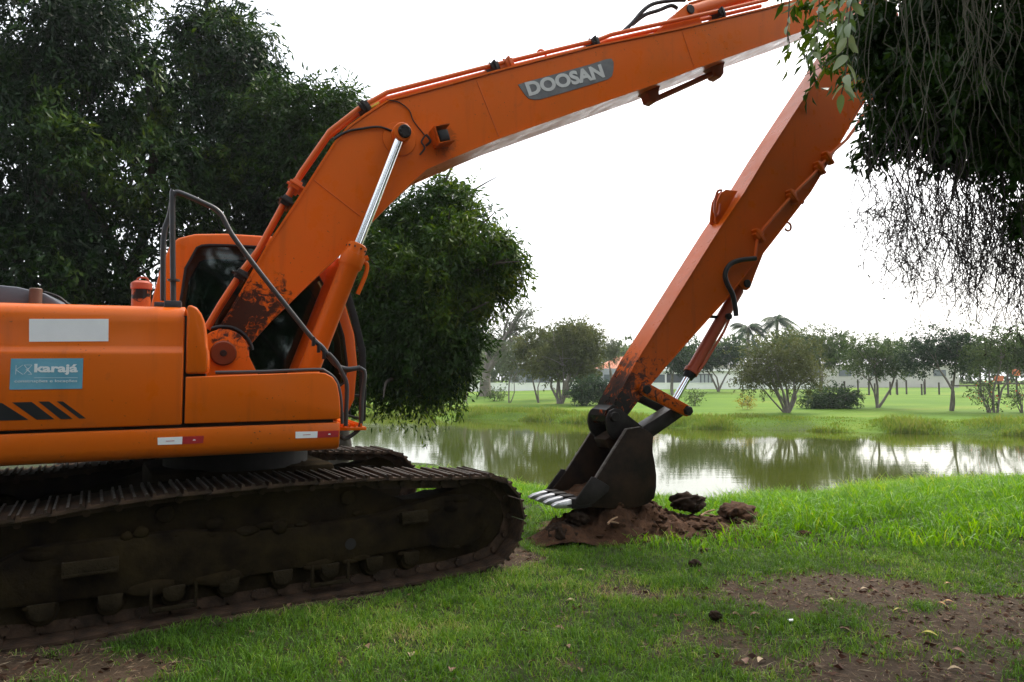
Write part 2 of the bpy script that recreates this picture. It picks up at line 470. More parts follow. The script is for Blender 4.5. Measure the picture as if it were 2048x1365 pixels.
# measured outlines (metres): u along the machine, z up
DATA = {'boom_low': [(0.076, 1.894), (0.35, 2.241), (0.637, 2.552), (0.973, 2.909), (1.198, 3.169), (1.373, 3.365), (1.532, 3.543), (1.716, 3.728), (1.956, 3.863), (2.492, 4.147), (3.366, 4.561), (4.48, 5.082), (4.97, 5.33), (7.064, 6.321)],
 'boom_top': [(-0.132, 2.085), (0.06, 2.45), (0.27, 2.882), (0.507, 3.294), (0.827, 3.87), (0.957, 4.046), (1.101, 4.178), (1.323, 4.36), (1.853, 4.589), (2.452, 4.856), (3.639, 5.359), (4.778, 5.788), (6.061, 6.31), (6.426, 6.469)],
 'badge': [(2.697, 4.749), (2.773, 4.787), (3.177, 4.96), (3.561, 5.126), (3.76, 5.221), (3.831, 5.242), (3.86, 5.208), (3.856, 5.118), (3.839, 5.044), (3.788, 4.999), (3.56, 4.898), (3.176, 4.728), (2.953, 4.635), (2.881, 4.62), (2.817, 4.623), (2.781, 4.651)],
 'doosan': [(2.826, 4.645), (3.748, 5.015), (3.74, 5.168), (2.827, 4.779)],
 'weld': [(0.658, 3.501), (1.082, 3.207), (2.241, 4.711), (2.49, 4.154), (4.797, 5.759), (4.969, 5.339)],
 'boss': [(1.446, 3.995), (1.486, 4.057), (1.625, 4.02)],
 'cyl': [(1.427, 3.989), (1.016, 2.909), (0.99, 2.829), (0.964, 2.758), (0.948, 2.643), (0.63, 1.782)],
 'lampbox': [(1.743, 4.016), (1.805, 4.159), (1.954, 4.118), (1.912, 3.915), (1.775, 3.959)],
 'lowbracket': [(4.381, 5.037), (4.658, 5.179), (4.61, 4.971), (4.499, 4.944), (5.356, 5.497), (5.601, 5.642), (5.584, 5.439), (5.475, 5.419)],
 'pipe': [(-0.206, 2.128), (-0.11, 2.321), (0.023, 2.558), (0.079, 2.651), (0.19, 2.819), (0.393, 3.25), (0.549, 3.573), (0.802, 3.997), (1.068, 4.256), (1.344, 4.463), (1.344, 4.462), (2.459, 4.941), (3.701, 5.456), (3.88, 5.555), (5.438, 6.175), (6.189, 6.481)],
 'cable': [(0.824, 3.901), (0.935, 3.985), (1.068, 4.034), (1.242, 4.079), (1.371, 4.058)],
 'wire': [(1.319, 4.358), (1.439, 4.353), (1.541, 4.288), (1.583, 4.192), (1.697, 4.066)],
 'hoseA': [(4.135, 5.725), (4.276, 5.867), (4.431, 6.053), (4.587, 6.173), (4.856, 6.272), (5.041, 6.318)],
 'hoseB': [(4.298, 5.872), (4.474, 6.024), (4.672, 6.124), (4.855, 6.223), (4.947, 6.208)],
 'armcyl_bracket': [(4.574, 5.867), (4.893, 6.156), (5.032, 6.167), (5.124, 6.128), (5.169, 6.059)],
 'armcyl': [(5.038, 6.151), (5.252, 6.267), (6.367, 6.763), (7.788, 7.314)],
 'arm_L': [(7.664, 6.452), (7.46, 6.189), (6.826, 5.369), (6.139, 4.478), (5.76, 3.954), (5.39, 3.493), (4.58, 2.401), (4.202, 1.897), (3.885, 1.398)],
 'arm_R': [(8.423, 6.178), (8.089, 5.691), (7.778, 5.312), (7.352, 4.737), (6.862, 4.092), (6.215, 3.407), (5.516, 2.682), (4.991, 2.204), (4.598, 1.838), (4.344, 1.588), (4.037, 1.258)],
 'arm_bracket': [(6.286, 3.435), (6.193, 3.288), (5.887, 2.786), (5.758, 2.79), (5.688, 2.832), (5.63, 2.739)],
 'armpipe': [(8.057, 5.666), (8.022, 5.529), (7.74, 5.138), (7.499, 4.869), (7.195, 4.628), (6.898, 4.333), (6.516, 4.006), (6.269, 3.768), (5.938, 3.44), (5.888, 3.176)],
 'armhose': [(5.878, 3.151), (5.637, 3.112), (5.483, 3.046), (5.412, 2.932), (5.437, 2.823), (5.516, 2.695), (5.554, 2.543), (5.565, 2.433)],
 'armring': [(6.605, 3.641), (6.883, 3.993)],
 'armlug': [(5.43, 3.945), (5.37, 3.737), (5.423, 3.608), (5.711, 3.975), (5.651, 3.856), (5.506, 3.638)],
 'bcyl': [(5.883, 2.854), (5.504, 2.45), (5.082, 1.843), (5.027, 1.733), (4.824, 1.432)],
 'pins': [(3.86, 1.286), (4.298, 1.578), (4.852, 1.313), (4.436, 1.108), (4.731, 1.346)],
 'bucket': [(3.936, 1.145), (4.112, 1.161), (4.281, 1.063), (4.27, 0.877), (4.318, 0.632), (4.289, 0.377), (4.194, 0.327), (4.059, 0.301), (3.351, 0.359), (3.321, 0.395), (3.541, 0.626)],
 'bear': [(3.859, 1.25), (3.91, 1.336), (3.961, 1.35), (4.029, 1.305), (4.251, 1.154)],
 'sidecut': [(3.518, 0.634), (3.321, 0.415), (3.352, 0.372), (3.701, 0.541)],
 'teeth': [(2.818, 0.509), (2.973, 0.551), (2.899, 0.457), (3.062, 0.506), (3.002, 0.417), (3.168, 0.472), (3.122, 0.375), (3.306, 0.429)],
 'railpost1': [(-0.487, 2.245), (-0.496, 2.705), (-0.463, 2.867), (-0.448, 2.96)],
 'railpost2': [(-0.412, 2.235), (-0.437, 2.967), (-0.425, 3.003), (-0.392, 3.02), (-0.243, 2.965), (-0.124, 2.901), (-0.037, 2.748), (0.139, 2.507), (0.363, 2.223), (0.548, 1.994), (0.625, 1.924), (0.688, 1.838), (0.751, 1.775), (0.83, 1.756), (0.918, 1.768)],
 'railbox': [(-0.124, 1.723), (0.22, 1.732), (0.57, 1.749), (0.645, 1.734), (0.722, 1.664), (0.758, 1.539), (0.773, 1.336)],
 'railB': [(0.669, 1.877), (0.732, 1.806), (0.78, 1.719), (0.813, 1.632), (0.812, 1.441), (0.809, 1.315)],
 'railC': [(0.78, 1.712), (0.828, 1.745), (0.965, 1.745), (0.952, 1.533), (0.943, 1.322), (0.906, 1.258), (0.827, 1.209), (0.79, 1.229)],
 'stepplate': [(0.833, 1.365), (0.979, 1.28)],
 'exhaust': [(-0.761, 2.286), (-0.766, 2.451), (-0.623, 2.292), (-0.694, 2.488)],
 'greycover': [(-1.629, 2.333), (-1.396, 2.333), (-1.18, 2.275)],
 'brownbox': [(-1.333, 2.241), (-1.263, 2.311)],
 'sticker_white': [(-1.238, 2.065), (-0.792, 2.081), (-0.788, 1.93), (-1.233, 1.917)],
 'karaja': [(-1.317, 1.806), (-0.923, 1.813), (-0.923, 1.613), (-1.318, 1.609)],
 'kar_text': [(-1.19, 1.704), (-0.951, 1.705), (-1.192, 1.764)],
 'kar_sub': [(-1.293, 1.662), (-0.952, 1.662), (-1.294, 1.675)],
 'kar_logo': [(-1.29, 1.763), (-1.201, 1.707)],
 'stripes': [(-1.409, 1.526), (-1.355, 1.525), (-1.211, 1.416), (-1.405, 1.414), (-1.302, 1.528), (-1.198, 1.53), (-1.072, 1.417), (-1.167, 1.416), (-1.162, 1.532), (-1.104, 1.532), (-0.97, 1.417), (-1.036, 1.416), (-1.062, 1.532), (-1.028, 1.531), (-0.896, 1.418), (-0.933, 1.418)],
 'refl': [(-0.474, 1.279), (-0.321, 1.281), (-0.186, 1.282), (-0.191, 1.233), (-0.322, 1.23), (-0.471, 1.23), (0.423, 1.293), (0.58, 1.291), (0.735, 1.293), (0.73, 1.245), (0.578, 1.244), (0.424, 1.245)],
 'toprail': [(-1.389, 2.163), (-1.458, 4.128)],
 'seat': [(0.913, 2.051), (1.034, 2.108), (0.677, 2.207), (0.273, 2.3)]}

# shore lines of the lake and ground height
NSX=[-60,-30,-9,-4.5,-2.1,-.3,1.0,3.0,5.0,7.5,12,30,80]
NSY=[30,26,23,21.5,19.6,16.2,14.2,12.8,13.2,15,16.5,18,20]
FSX=[-60,-30,-9.4,.8,9.1,22,60]
FSY=[56,51,45,40,33.3,29.4,27]
WATER=-.70
def hgt(x,y):
    x=np.asarray(x,float); y=np.asarray(y,float)
    yn=np.interp(x,NSX,NSY); yf=np.interp(x,FSX,FSY)
    t=np.clip((y-8.0)/(yn-8.0),0,1)
    near=-.72*(t*t*(1.6-.6*t))
    mid=(yn+yf)/2
    lake=-.72-.9*np.clip((y-yn)/3,0,1)
    up=np.clip((yf-y)/3,0,1)
    lake=np.where(y>mid,-.72-.9*up,lake)
    s=y-yf
    far=-.72+.42*np.clip(s/1.3,0,1)**.7+1.0*np.clip((s-1.3)/33,0,1)+.6*np.clip((s-34)/80,0,1)
    return np.where(y<=yn,near,np.where(y<yf,lake,far))

# ------------------------------------------------------------------ terrain and water
TRK = (-2.54, 6.37)
TRK_YAW = math.radians(31.5)

def track_local(x, y):
    dx = x - TRK[0]; dy = y - TRK[1]
    c, s = math.cos(TRK_YAW), math.sin(TRK_YAW)
    return dx * c + dy * s, -dx * s + dy * c

def soil_mask(x, y):
    """1 = bare earth, 0 = full grass"""
    x = np.asarray(x, float); y = np.asarray(y, float)
    m = np.zeros_like(x)
    for cx, cy, rx, ry, a in ((2.75, 5.5, 1.25, 0.55, 1.0), (3.5, 4.85, 1.2, 0.48, 0.95), (2.1, 4.0, 0.9, 0.45, 1.0), (2.6, 4.6, 1.7, 0.95, 0.56), (0.9, 5.6, 2.4, 0.9, 0.26), (0.2, 4.2, 1.4, 0.7, 0.20),
                              (1.15, 5.45, 0.75, 0.26, 0.72), (3.1, 4.2, 0.6, 0.3, 0.6), (4.6, 5.4, 1.3, 0.5, 0.7),
                              (0.35, 5.85, 0.3, 0.15, 0.45), (-2.9, 4.0, 1.25, 0.32, 1.0), (1.55, 4.75, 0.5, 0.2, 0.5), (2.6, 3.3, 1.2, 0.6, 0.8)):
        m = np.maximum(m, a * np.exp(-((x - cx) / rx) ** 2 - ((y - cy) / ry) ** 2))
    s, v = track_local(x, y)
    rut = np.clip(1 - np.abs(v) / 1.62, 0, 1) > 0
    edge = np.exp(-np.clip((-1.5 - v), 0, 9) / 0.10) * (v < -0.2) * np.clip((1.4 - s) / 0.9, 0, 1)
    under = ((np.abs(v) < 1.5) & (np.abs(s) < 2.5)) * 1.0
    lft = np.clip((-0.9 - s) / 1.2, 0, 1) * np.exp(-np.clip((-1.5 - v), 0, 9) / 0.40) * (v < 0)
    m = np.maximum(np.maximum(m, edge), np.maximum(under, lft))
    n = fbm(x * 2.3, y * 2.3, 3, 4)
    n2 = fbm(x * 9, y * 9, 13, 3)
    m = m + (n - 0.5) * 1.0 + (n2 - 0.5) * 0.55
    heap = np.exp(-((x - 1.6) / 1.15) ** 2 - ((y - 7.75) / 0.42) ** 2)
    m = np.maximum(m, heap * 1.3)
    return np.clip((m - 0.27) / 0.42, 0, 1)

def axis(fine0, fine1, step, lo, hi, growth=1.18):
    a = list(np.arange(fine0, fine1, step))
    s = step; p = a[-1]
    while p < hi:
        s *= growth; p += s; a.append(min(p, hi))
    s = step; p = fine0; b = []
    while p > lo:
        s *= growth; p -= s; b.append(max(p, lo))
    return np.array(b[::-1] + a)

def grid_mesh(name, X, Y, Z, attrs):
    ny, nx = X.shape
    V = np.stack([X, Y, Z], 2).reshape(-1, 3)
    i = np.arange(ny * nx).reshape(ny, nx)
    q = np.stack([i[:-1, :-1], i[:-1, 1:], i[1:, 1:], i[1:, :-1]], 2).reshape(-1, 4)
    me = big_mesh(name, V, q.ravel(), np.full(len(q), 4))
    me.polygons.foreach_set("use_smooth", np.ones(len(q), bool))
    for k, v in attrs.items():
        at = me.attributes.new(k, 'FLOAT', 'POINT')
        at.data.foreach_set("value", np.asarray(v, np.float32).ravel())
    return me

def ground_height(x, y):
    x = np.asarray(x, float); y = np.asarray(y, float)
    z = hgt(x, y)
    near = np.clip((13 - y) / 4, 0, 1)
    z = z + near * ((fbm(x * 0.9, y * 0.9, 5) - 0.5) * 0.06 + (fbm(x * 6, y * 6, 9) - 0.5) * 0.02)
    s, v = track_local(x, y)
    inn = ((np.abs(np.abs(v) - 1.195) < 0.36) & (np.abs(s) < 2.4))
    z = np.where(inn, np.minimum(z, 0.0), z)
    return z

gx = axis(-4.5, 6.5, 0.06, -420, 420)
gy = axis(2.8, 14.5, 0.06, -60, 900)
GX, GY = np.meshgrid(gx, gy)
GZ = ground_height(GX, GY)
yfar = np.interp(GX, FSX, FSY)
lawn = (GY > yfar).astype(float)
g_me = grid_mesh("ground", GX, GY, GZ, {"soil": soil_mask(GX, GY) * (1 - lawn), "lawn": lawn})

def mat_ground():
    m, nd, lk = new_mat("earth_and_lawn")
    b, o = principled(nd, lk, Roughness=0.95)
    b.inputs["Specular IOR Level"].default_value = 0.15
    pos = geopos(nd)
    s = nd.new("ShaderNodeAttribute"); s.attribute_name = "soil"
    l = nd.new("ShaderNodeAttribute"); l.attribute_name = "lawn"
    n1 = noise(nd, lk, pos, 7.0, 8, 0.7)
    n2 = noise(nd, lk, pos, 45.0, 6, 0.7)
    earth = ramp(nd, lk, n1, [(0.3, (0.026, 0.016, 0.009)), (0.5, (0.060, 0.038, 0.022)), (0.72, (0.105, 0.070, 0.043))])
    fine = ramp(nd, lk, n2, [(0.35, (0.016, 0.010, 0.007)), (0.7, (0.11, 0.085, 0.062))])
    earth = mixc(nd, lk, 0.4, earth, fine)
    under = ramp(nd, lk, n1, [(0.35, (0.016, 0.022, 0.007)), (0.65, (0.035, 0.045, 0.012))])
    c = mixc(nd, lk, s.outputs["Fac"], under, earth)
    # mown lawn beyond the lake
    big = noise(nd, lk, scaled(nd, lk, pos, (0.35, 0.9, 1)), 0.35, 4, 0.6)
    fin = noise(nd, lk, pos, 9.0, 6, 0.75)
    lc = ramp(nd, lk, big, [(0.36, (0.064, 0.135, 0.008)), (0.55, (0.100, 0.175, 0.012)), (0.75, (0.165, 0.19, 0.028))])
    lc = mixc(nd, lk, rampf(nd, lk, fin, 0.4, 0.75, 0.0, 0.5), lc, (0.055, 0.105, 0.018))
    c = mixc(nd, lk, l.outputs["Fac"], c, lc)
    lk.new(c, b.inputs["Base Color"])
    hh = mathn(nd, lk, 'ADD', n1, mathn(nd, lk, 'MULTIPLY', n2, 0.35))
    lk.new(bump(nd, lk, hh, 0.7, 0.03), b.inputs["Normal"])
    return m
ground = tag(mesh_obj("ground", g_me, mat_ground()), "uneven earth and grass ground around the lake", None, None, "structure")

def mat_water():
    m, nd, lk = new_mat("green_lake_water")
    b, o = principled(nd, lk, Roughness=0.05)
    b.inputs["IOR"].default_value = 1.33
    pos = geopos(nd)
    big = noise(nd, lk, scaled(nd, lk, pos, (0.12, 0.25, 1)), 1.0, 3)
    c = ramp(nd, lk, big, [(0.35, (0.036, 0.048, 0.004)), (0.65, (0.052, 0.064, 0.007))])
    lk.new(c, b.inputs["Base Color"])
    w1 = noise(nd, lk, scaled(nd, lk, pos, (0.55, 2.6, 1)), 1.0, 3, 0.5)
    w2 = noise(nd, lk, scaled(nd, lk, pos, (3.0, 9.0, 1)), 1.0, 2, 0.5)
    patch = rampf(nd, lk, noise(nd, lk, scaled(nd, lk, pos, (0.10, 0.35, 1)), 1.0, 2), 0.4, 0.65, 0.25, 1.0)
    h = mathn(nd, lk, 'ADD', w1, mathn(nd, lk, 'MULTIPLY', mathn(nd, lk, 'MULTIPLY', w2, 0.25), patch))
    lk.new(bump(nd, lk, h, 0.05, 0.04), b.inputs["Normal"])
    return m
wx = np.array([-300, -60, -20, 0, 20, 60, 300.0]); wy = np.array([9.5, 20, 40, 62.0])
WX, WY = np.meshgrid(wx, wy)
w_me = grid_mesh("water", WX, WY, np.full_like(WX, WATER), {})
water = tag(mesh_obj("water", w_me, mat_water()), "calm olive green lake water with reflections", None, None, "structure")

# ------------------------------------------------------------------ the excavator
EX_YAW = math.radians(23.0)
EX = empty("excavator", (-2.5395, 6.19, 0.0), EX_YAW)
tag(EX, "orange crawler excavator with long boom and bucket lowered beside the lake", "excavator")

def part(name, bm, mat, parent=None, label=None, angle=35.0):
    o = mesh_obj(name, finish(bm, angle), mat, parent or EX)
    if label: o["label"] = label
    return o

def B():
    return bmesh.new()

# -------- revolving deck and side skirts
bm = B()
add_box(bm, -2.85, 0.70, -1.38, 1.38, 1.17, 1.33, 0.02)
deck = part("deck", bm, M_DARKSTEEL)
bm = B()
sk = [(-1.45, 1.34), (-1.452, 1.27), (-1.45, 1.215), (-1.435, 1.17), (-1.40, 1.142), (-1.33, 1.13), (-1.15, 1.13), (-1.15, 1.34)]
add_prism_x(bm, [(y, z) for y, z in sk], -2.9, 0.742, 0.012)
for v in bm.verts: v.co.z += 0.0125 * (v.co.x + 0.3)
part("side_skirt", bm, M_BODY)
bm = B()
add_box(bm, -2.9, 0.742, 1.15, 1.45, 1.13, 1.35, 0.03)
part("side_skirt", bm, M_BODY)

# -------- engine housing: panel with a pressed crease, rounded shoulder
hs = [(-1.45, 1.362), (-1.452, 1.60), (-1.45, 1.845), (-1.446, 1.865), (-1.422, 1.888), (-1.414, 1.91), (-1.410, 2.06),
      (-1.404, 2.11), (-1.385, 2.15), (-1.35, 2.178), (-1.30, 2.19), (-0.6, 2.20), (0.30, 2.20), (0.30, 1.362)]
bm = B()
add_prism_x(bm, hs, -1.72, -0.328, 0.010)
for v in bm.verts: v.co.z += 0.014 * (v.co.x + 0.35)
hood = part("engine_housing", bm, M_BODY, angle=50)
bm = B()
add_prism_x(bm, hs, -2.70, -1.735, 0.010)
for v in bm.verts: v.co.z += 0.014 * (v.co.x + 0.35)
part("engine_housing", bm, M_BODY, angle=50)
bm = B()   # counterweight behind the housing
cw = [(-2.715, 1.08), (-2.715, 2.05), (-2.80, 2.12), (-3.0, 2.08), (-3.12, 1.9), (-3.15, 1.5), (-3.08, 1.15), (-2.95, 1.08)]
add_prism(bm, cw, -1.44, 1.44, 0.06, 3)
part("counterweight", bm, M_BODY)
bm = B()   # left-side housing behind the cab
add_box(bm, -2.70, -0.80, 0.31, 1.44, 1.362, 2.05, 0.05)
part("engine_housing", bm, M_BODY)
bm = B()   # dark void between panels
add_box(bm, -2.70, -0.20, -1.40, 0.25, 1.30, 1.40)
add_box(bm, -0.345, -0.30, -1.40, -0.95, 1.36, 2.12)
part("panel_gap", bm, M_SEAM)

# -------- pump cover and tool box ahead of the housing
bm = B()
cv = [(-0.314, 1.712), (-0.314, 2.192), (-0.285, 2.192), (-0.252, 2.176), (-0.222, 2.135), (-0.20, 2.08), (-0.188, 1.99), (-0.181, 1.905), (-0.172, 1.885), (-0.168, 1.80), (-0.171, 1.735), (-0.185, 1.714)]
add_prism(bm, cv, -1.448, -0.90, 0.018, 3)
part("pump_cover", bm, M_BODY, angle=50)
bm = B()
bxp = [(-0.312, 1.368), (-0.312, 1.692), (0.56, 1.728), (0.63, 1.722), (0.685, 1.692), (0.718, 1.64), (0.738, 1.54), (0.745, 1.45), (0.745, 1.392), (0.735, 1.378)]
add_prism(bm, bxp, -1.45, -0.82, 0.022, 3)
box_o = part("tool_box", bm, M_BODY, angle=50)
bm = B()
add_box(bm, -0.30, 0.70, -1.40, -0.85, 1.30, 1.40)
add_box(bm, -0.30, -0.19, -1.40, -0.92, 1.66, 1.75)
part("panel_gap", bm, M_SEAM)

# -------- stickers, signs, stripes (thin plates on the panels)
def plate(name, pts, y, th, mat, parent, label=None):
    bm = B()
    add_prism(bm, pts, y - th, y)
    return part(name, bm, mat, parent, label)

plate("white_sticker", DATA['sticker_white'], -1.409, 0.006, M_WHITE, hood, "blank white rectangular sticker")
sign = plate("company_sign", DATA['karaja'], -1.4505, 0.005, M_BLUE, hood, "faded blue company sign with white lettering")
for i in range(4):
    pts = DATA['stripes'][i * 4:i * 4 + 4]
    plate("black_stripe", pts, -1.4505, 0.003, M_STRIPE, hood)
R_ = DATA['refl']
sk_o = deck
for i in (0, 6):
    q = R_[i:i + 6]
    a = plate("white_reflector", [q[0], q[1], q[4], q[5]], -1.4505, 0.004, M_WHITE, sk_o)
    plate("red_reflector", [q[1], q[2], q[3], q[4]], -1.4505, 0.004, M_RED, sk_o)
    cu = (q[0][0] + q[1][0]) / 2; cz = (q[0][1] + q[5][1]) / 2
    plate("print_mark", [(cu - 0.025, cz - 0.003), (cu + 0.028, cz - 0.002), (cu + 0.028, cz + 0.002), (cu - 0.025, cz + 0.001)], -1.4548, 0.001, M_RED, sk_o)
    cu = (q[1][0] * 0.45 + q[2][0] * 0.55); cz = (q[1][1] + q[4][1]) / 2
    plate("print_mark", [(cu - 0.010, cz - 0.004), (cu + 0.010, cz - 0.004), (cu + 0.006, cz + 0.005), (cu - 0.006, cz + 0.005)], -1.4548, 0.001, M_WHITE, sk_o)

def text_mesh(body, bold=0.0, extrude=0.01, shear=0.0):
    cu = bpy.data.curves.new("t", 'FONT')
    cu.body = body
    cu.offset = bold
    cu.extrude = extrude
    cu.shear = shear
    cu.resolution_u = 4
    ob = bpy.data.objects.new("t", cu)
    COL.objects.link(ob)
    bpy.context.view_layer.update()
    dg = bpy.context.evaluated_depsgraph_get()
    me = bpy.data.meshes.new_from_object(ob.evaluated_get(dg))
    bpy.data.objects.remove(ob); bpy.data.curves.remove(cu)
    co = np.empty(len(me.vertices) * 3); me.vertices.foreach_get("co", co); co = co.reshape(-1, 3)
    return me, co

def put_text(name, body, p0, p1, height, y, mat, parent, bold=0.0, lift=0.0, shear=0.0, depth=0.003):
    """lettering from p0 to p1 (u,z) on the plane v=y, facing the right-hand side"""
    me, co = text_mesh(body, bold, 0.02, shear)
    x0, x1 = co[:, 0].min(), co[:, 0].max(); y0, y1 = co[:, 1].min(), co[:, 1].max()
    W = math.hypot(p1[0] - p0[0], p1[1] - p0[1]); th = math.atan2(p1[1] - p0[1], p1[0] - p0[0])
    lx = (co[:, 0] - x0) / (x1 - x0) * W; ly = (co[:, 1] - y0) / (y1 - y0) * height
    lz = co[:, 2] / 0.02 * depth
    c, s = math.cos(th), math.sin(th)
    out = np.stack([p0[0] + lx * c - ly * s, y - lz, p0[1] + lx * s + ly * c], 1)
    me.vertices.foreach_set("co", out.ravel().astype(np.float32))
    me.update()
    return mesh_obj(name, me, mat, parent)

KT = DATA['kar_text']
M_WHITE2 = mat_simple("white_sign_print", (0.72, 0.76, 0.78), 0.5, 0, 0.05, 10, 0.0)
put_text("sign_lettering", "karaj\u00e1", (KT[0][0], 1.702), (KT[1][0], 1.703), 0.072, -1.4566, M_WHITE2, hood, bold=0.035, depth=0.0012)
put_text("sign_lettering", "constru\u00e7\u00f5es e loca\u00e7\u00f5es", (-1.293, 1.650), (-0.952, 1.652), 0.022, -1.4566, M_WHITE2, hood, bold=0.0, depth=0.001)
bm = B()   # the line emblem beside the lettering
def line(bm, a, b, y, r):
    add_tube(bm, [(a[0], y, a[1]), (b[0], y, b[1])], r, 4)
for a, b in (((-1.288, 1.705), (-1.288, 1.765)), ((-1.288, 1.735), (-1.252, 1.766)), ((-1.288, 1.735), (-1.250, 1.705)),
             ((-1.245, 1.766), (-1.203, 1.706)), ((-1.203, 1.766), (-1.245, 1.706)), ((-1.245, 1.766), (-1.222, 1.766)), ((-1.222, 1.706), (-1.203, 1.706)),
             ((-1.222, 1.766), (-1.203, 1.766)), ((-1.235, 1.736), (-1.213, 1.750)), ((-1.235, 1.736), (-1.213, 1.722)), ((-1.19, 1.684), (-0.95, 1.685))):
    line(bm, a, b, -1.4562, 0.0014)
part("sign_emblem", bm, M_WHITE2, hood)

# -------- boom
BV0, BV1 = -0.30, 0.27
low, top = DATA['boom_low'], DATA['boom_top']
foot = (-0.073, 1.896)
outline = [(-0.20, 1.98), (-0.235, 1.90), (-0.20, 1.80), (-0.10, 1.745), (0.0, 1.76)] + low + [(7.45, 6.50), (7.70, 6.72), (7.80, 6.95), (7.70, 7.10), (7.45, 7.02)] + top[::-1]
def simple_boom():
    bm = B()
    a = [bm.verts.new((u, BV0, z)) for u, z in outline]
    b = [bm.verts.new((u, BV1, z)) for u, z in outline]
    bm.faces.new(a); bm.faces.new(b[::-1])
    n = len(outline)
    for i in range(n):
        bm.faces.new((a[i], b[i], b[(i + 1) % n], a[(i + 1) % n]))
    return bm
bm = simple_boom()
boom = part("boom", bm, M_BOOM, angle=28)
# flange lips along the lower and upper edge: plates overhang the webs slightly
bm = B()
def strip(bm, pts, y0, y1, th, inward):
    n = len(pts)
    rows = []
    for i, (u, z) in enumerate(pts):
        a = pts[max(i - 1, 0)]; c = pts[min(i + 1, n - 1)]
        d = math.hypot(c[0] - a[0], c[1] - a[1])
        nx, nz = -(c[1] - a[1]) / d * inward, (c[0] - a[0]) / d * inward
        rows.append([bm.verts.new(q) for q in ((u + nx * 0.003, y0, z + nz * 0.003), (u + nx * 0.003, y1, z + nz * 0.003), (u - nx * th, y1, z - nz * th), (u - nx * th, y0, z - nz * th))])
    for a, b in zip(rows, rows[1:]):
        for k in range(4):
            bm.faces.new((a[k], a[(k + 1) % 4], b[(k + 1) % 4], b[k]))
    bm.faces.new(rows[0]); bm.faces.new(rows[-1][::-1])
strip(bm, low[1:], BV0 - 0.016, BV1 + 0.016, 0.016, -1)
part("boom_flange", bm, M_BOOM, boom, angle=28)
bm = B()
strip(bm, top, BV0 - 0.016, BV1 + 0.016, 0.016, 1)
part("boom_flange", bm, M_BOOM, boom, angle=28)
# weld seams
for i in (0, 2, 4):
    a, b = DATA['weld'][i], DATA['weld'][i + 1]
    bm = B()
    add_tube(bm, [(a[0], BV0 - 0.0005, a[1]), (b[0], BV0 - 0.0005, b[1])], 0.006, 6)
    part("weld_seam", bm, M_PIPE, boom)
# pivot boss with ring, pin head
bc = (1.446, 3.995)
bm = B()
add_cyl(bm, (bc[0], BV0 + 0.02, bc[1]), (bc[0], BV0 - 0.014, bc[1]), 0.165, 40, 0.004)
part("pivot_boss", bm, M_BOOM, boom)
bm = B()
add_cyl(bm, (1.44, BV0 - 0.01, 3.99), (1.44, -0.56, 3.99), 0.062, 24, 0.006)
part("pivot_pin", bm, M_DARKSTEEL, boom)
bm = B()
for k in range(6):
    a = k * math.pi / 3
    add_cyl(bm, (1.44 + 0.04 * math.cos(a), -0.556, 3.99 + 0.04 * math.sin(a)), (1.44 + 0.04 * math.cos(a), -0.572, 3.99 + 0.04 * math.sin(a)), 0.008, 6)
part("pin_bolt", bm, M_BLACK, boom)
# name badge and lettering
bm = B()
add_prism(bm, DATA['badge'], BV0 - 0.006, BV0 + 0.002)
badge = part("name_badge", bm, M_BADGE, boom, "scratched grey badge with silver lettering")
d0, d1, d2, d3 = DATA['doosan']
put_text("badge_lettering", "DOOSAN", d0, d1, 0.150, BV0 - 0.0062, M_BADGETXT, boom, bold=0.042, shear=0.0, depth=0.003)
# work lamp in its folded guard
bm = B()
th = math.radians(18)
Mx = Matrix.Translation((1.845, BV0, 4.035)) @ Matrix.Rotation(-th, 4, 'Y')
add_box(bm, -0.08, 0.085, -0.20, -0.001, 0.088, 0.098, 0.0, Mx)
add_box(bm, -0.08, 0.085, -0.20, -0.001, -0.075, -0.066, 0.0, Mx)
add_box(bm, -0.08, -0.071, -0.20, -0.001, -0.065, 0.087, 0.0, Mx)
part("lamp_guard", bm, M_BOOM, boom)
bm = B()
add_box(bm, -0.05, 0.06, -0.17, -0.03, -0.055, 0.06, 0.02, Mx)
part("work_lamp", bm, M_BLACK, boom)
# steel oil pipes along the back of the boom
pp = DATA['pipe']
for k, v in enumerate((-0.22, -0.10)):
    bm = B()
    pts = [(u, v, z + 0.010 - 0.02 * k) for u, z in pp if True]
    add_tube(bm, pts, 0.024, 10)
    part("oil_pipe", bm, M_PIPE, boom)
for (u, z, a) in ((0.42, 3.30, 61), (0.50, 3.46, 61), (1.12, 4.29, 40), (2.46, 4.93, 23), (2.62, 5.00, 23), (3.66, 5.43, 22), (5.43, 6.15, 22), (0.05, 2.60, 62)):
    bm = B()
    Mx = Matrix.Translation((u, 0, z)) @ Matrix.Rotation(-math.radians(a), 4, 'Y')
    add_box(bm, -0.045, 0.045, -0.27, -0.05, -0.05, 0.038, 0.008, Mx)
    add_box(bm, -0.012, 0.012, -0.285, -0.03, -0.10, 0.055, 0.004, Mx)
    add_cyl(bm, Mx @ Vector((0.0, -0.16, 0.03)), Mx @ Vector((0.0, -0.16, 0.075)), 0.013, 8)
    part("pipe_clamp", bm, M_DARKSTEEL if u not in (0.50, 2.62) else M_PIPE, boom)
for (u, z, a) in ((1.20, 4.33, 38), (2.56, 4.93, 22)):
    bm = B()
    Mx = Matrix.Translation((u, 0, z)) @ Matrix.Rotation(-math.radians(a), 4, 'Y')
    add_box(bm, -0.06, 0.06, -0.25, -0.07, -0.03, -0.012, 0.004, Mx)
    part("yellow_tape", bm, M_YELLOW, boom)
bm = B()   # lifting eye
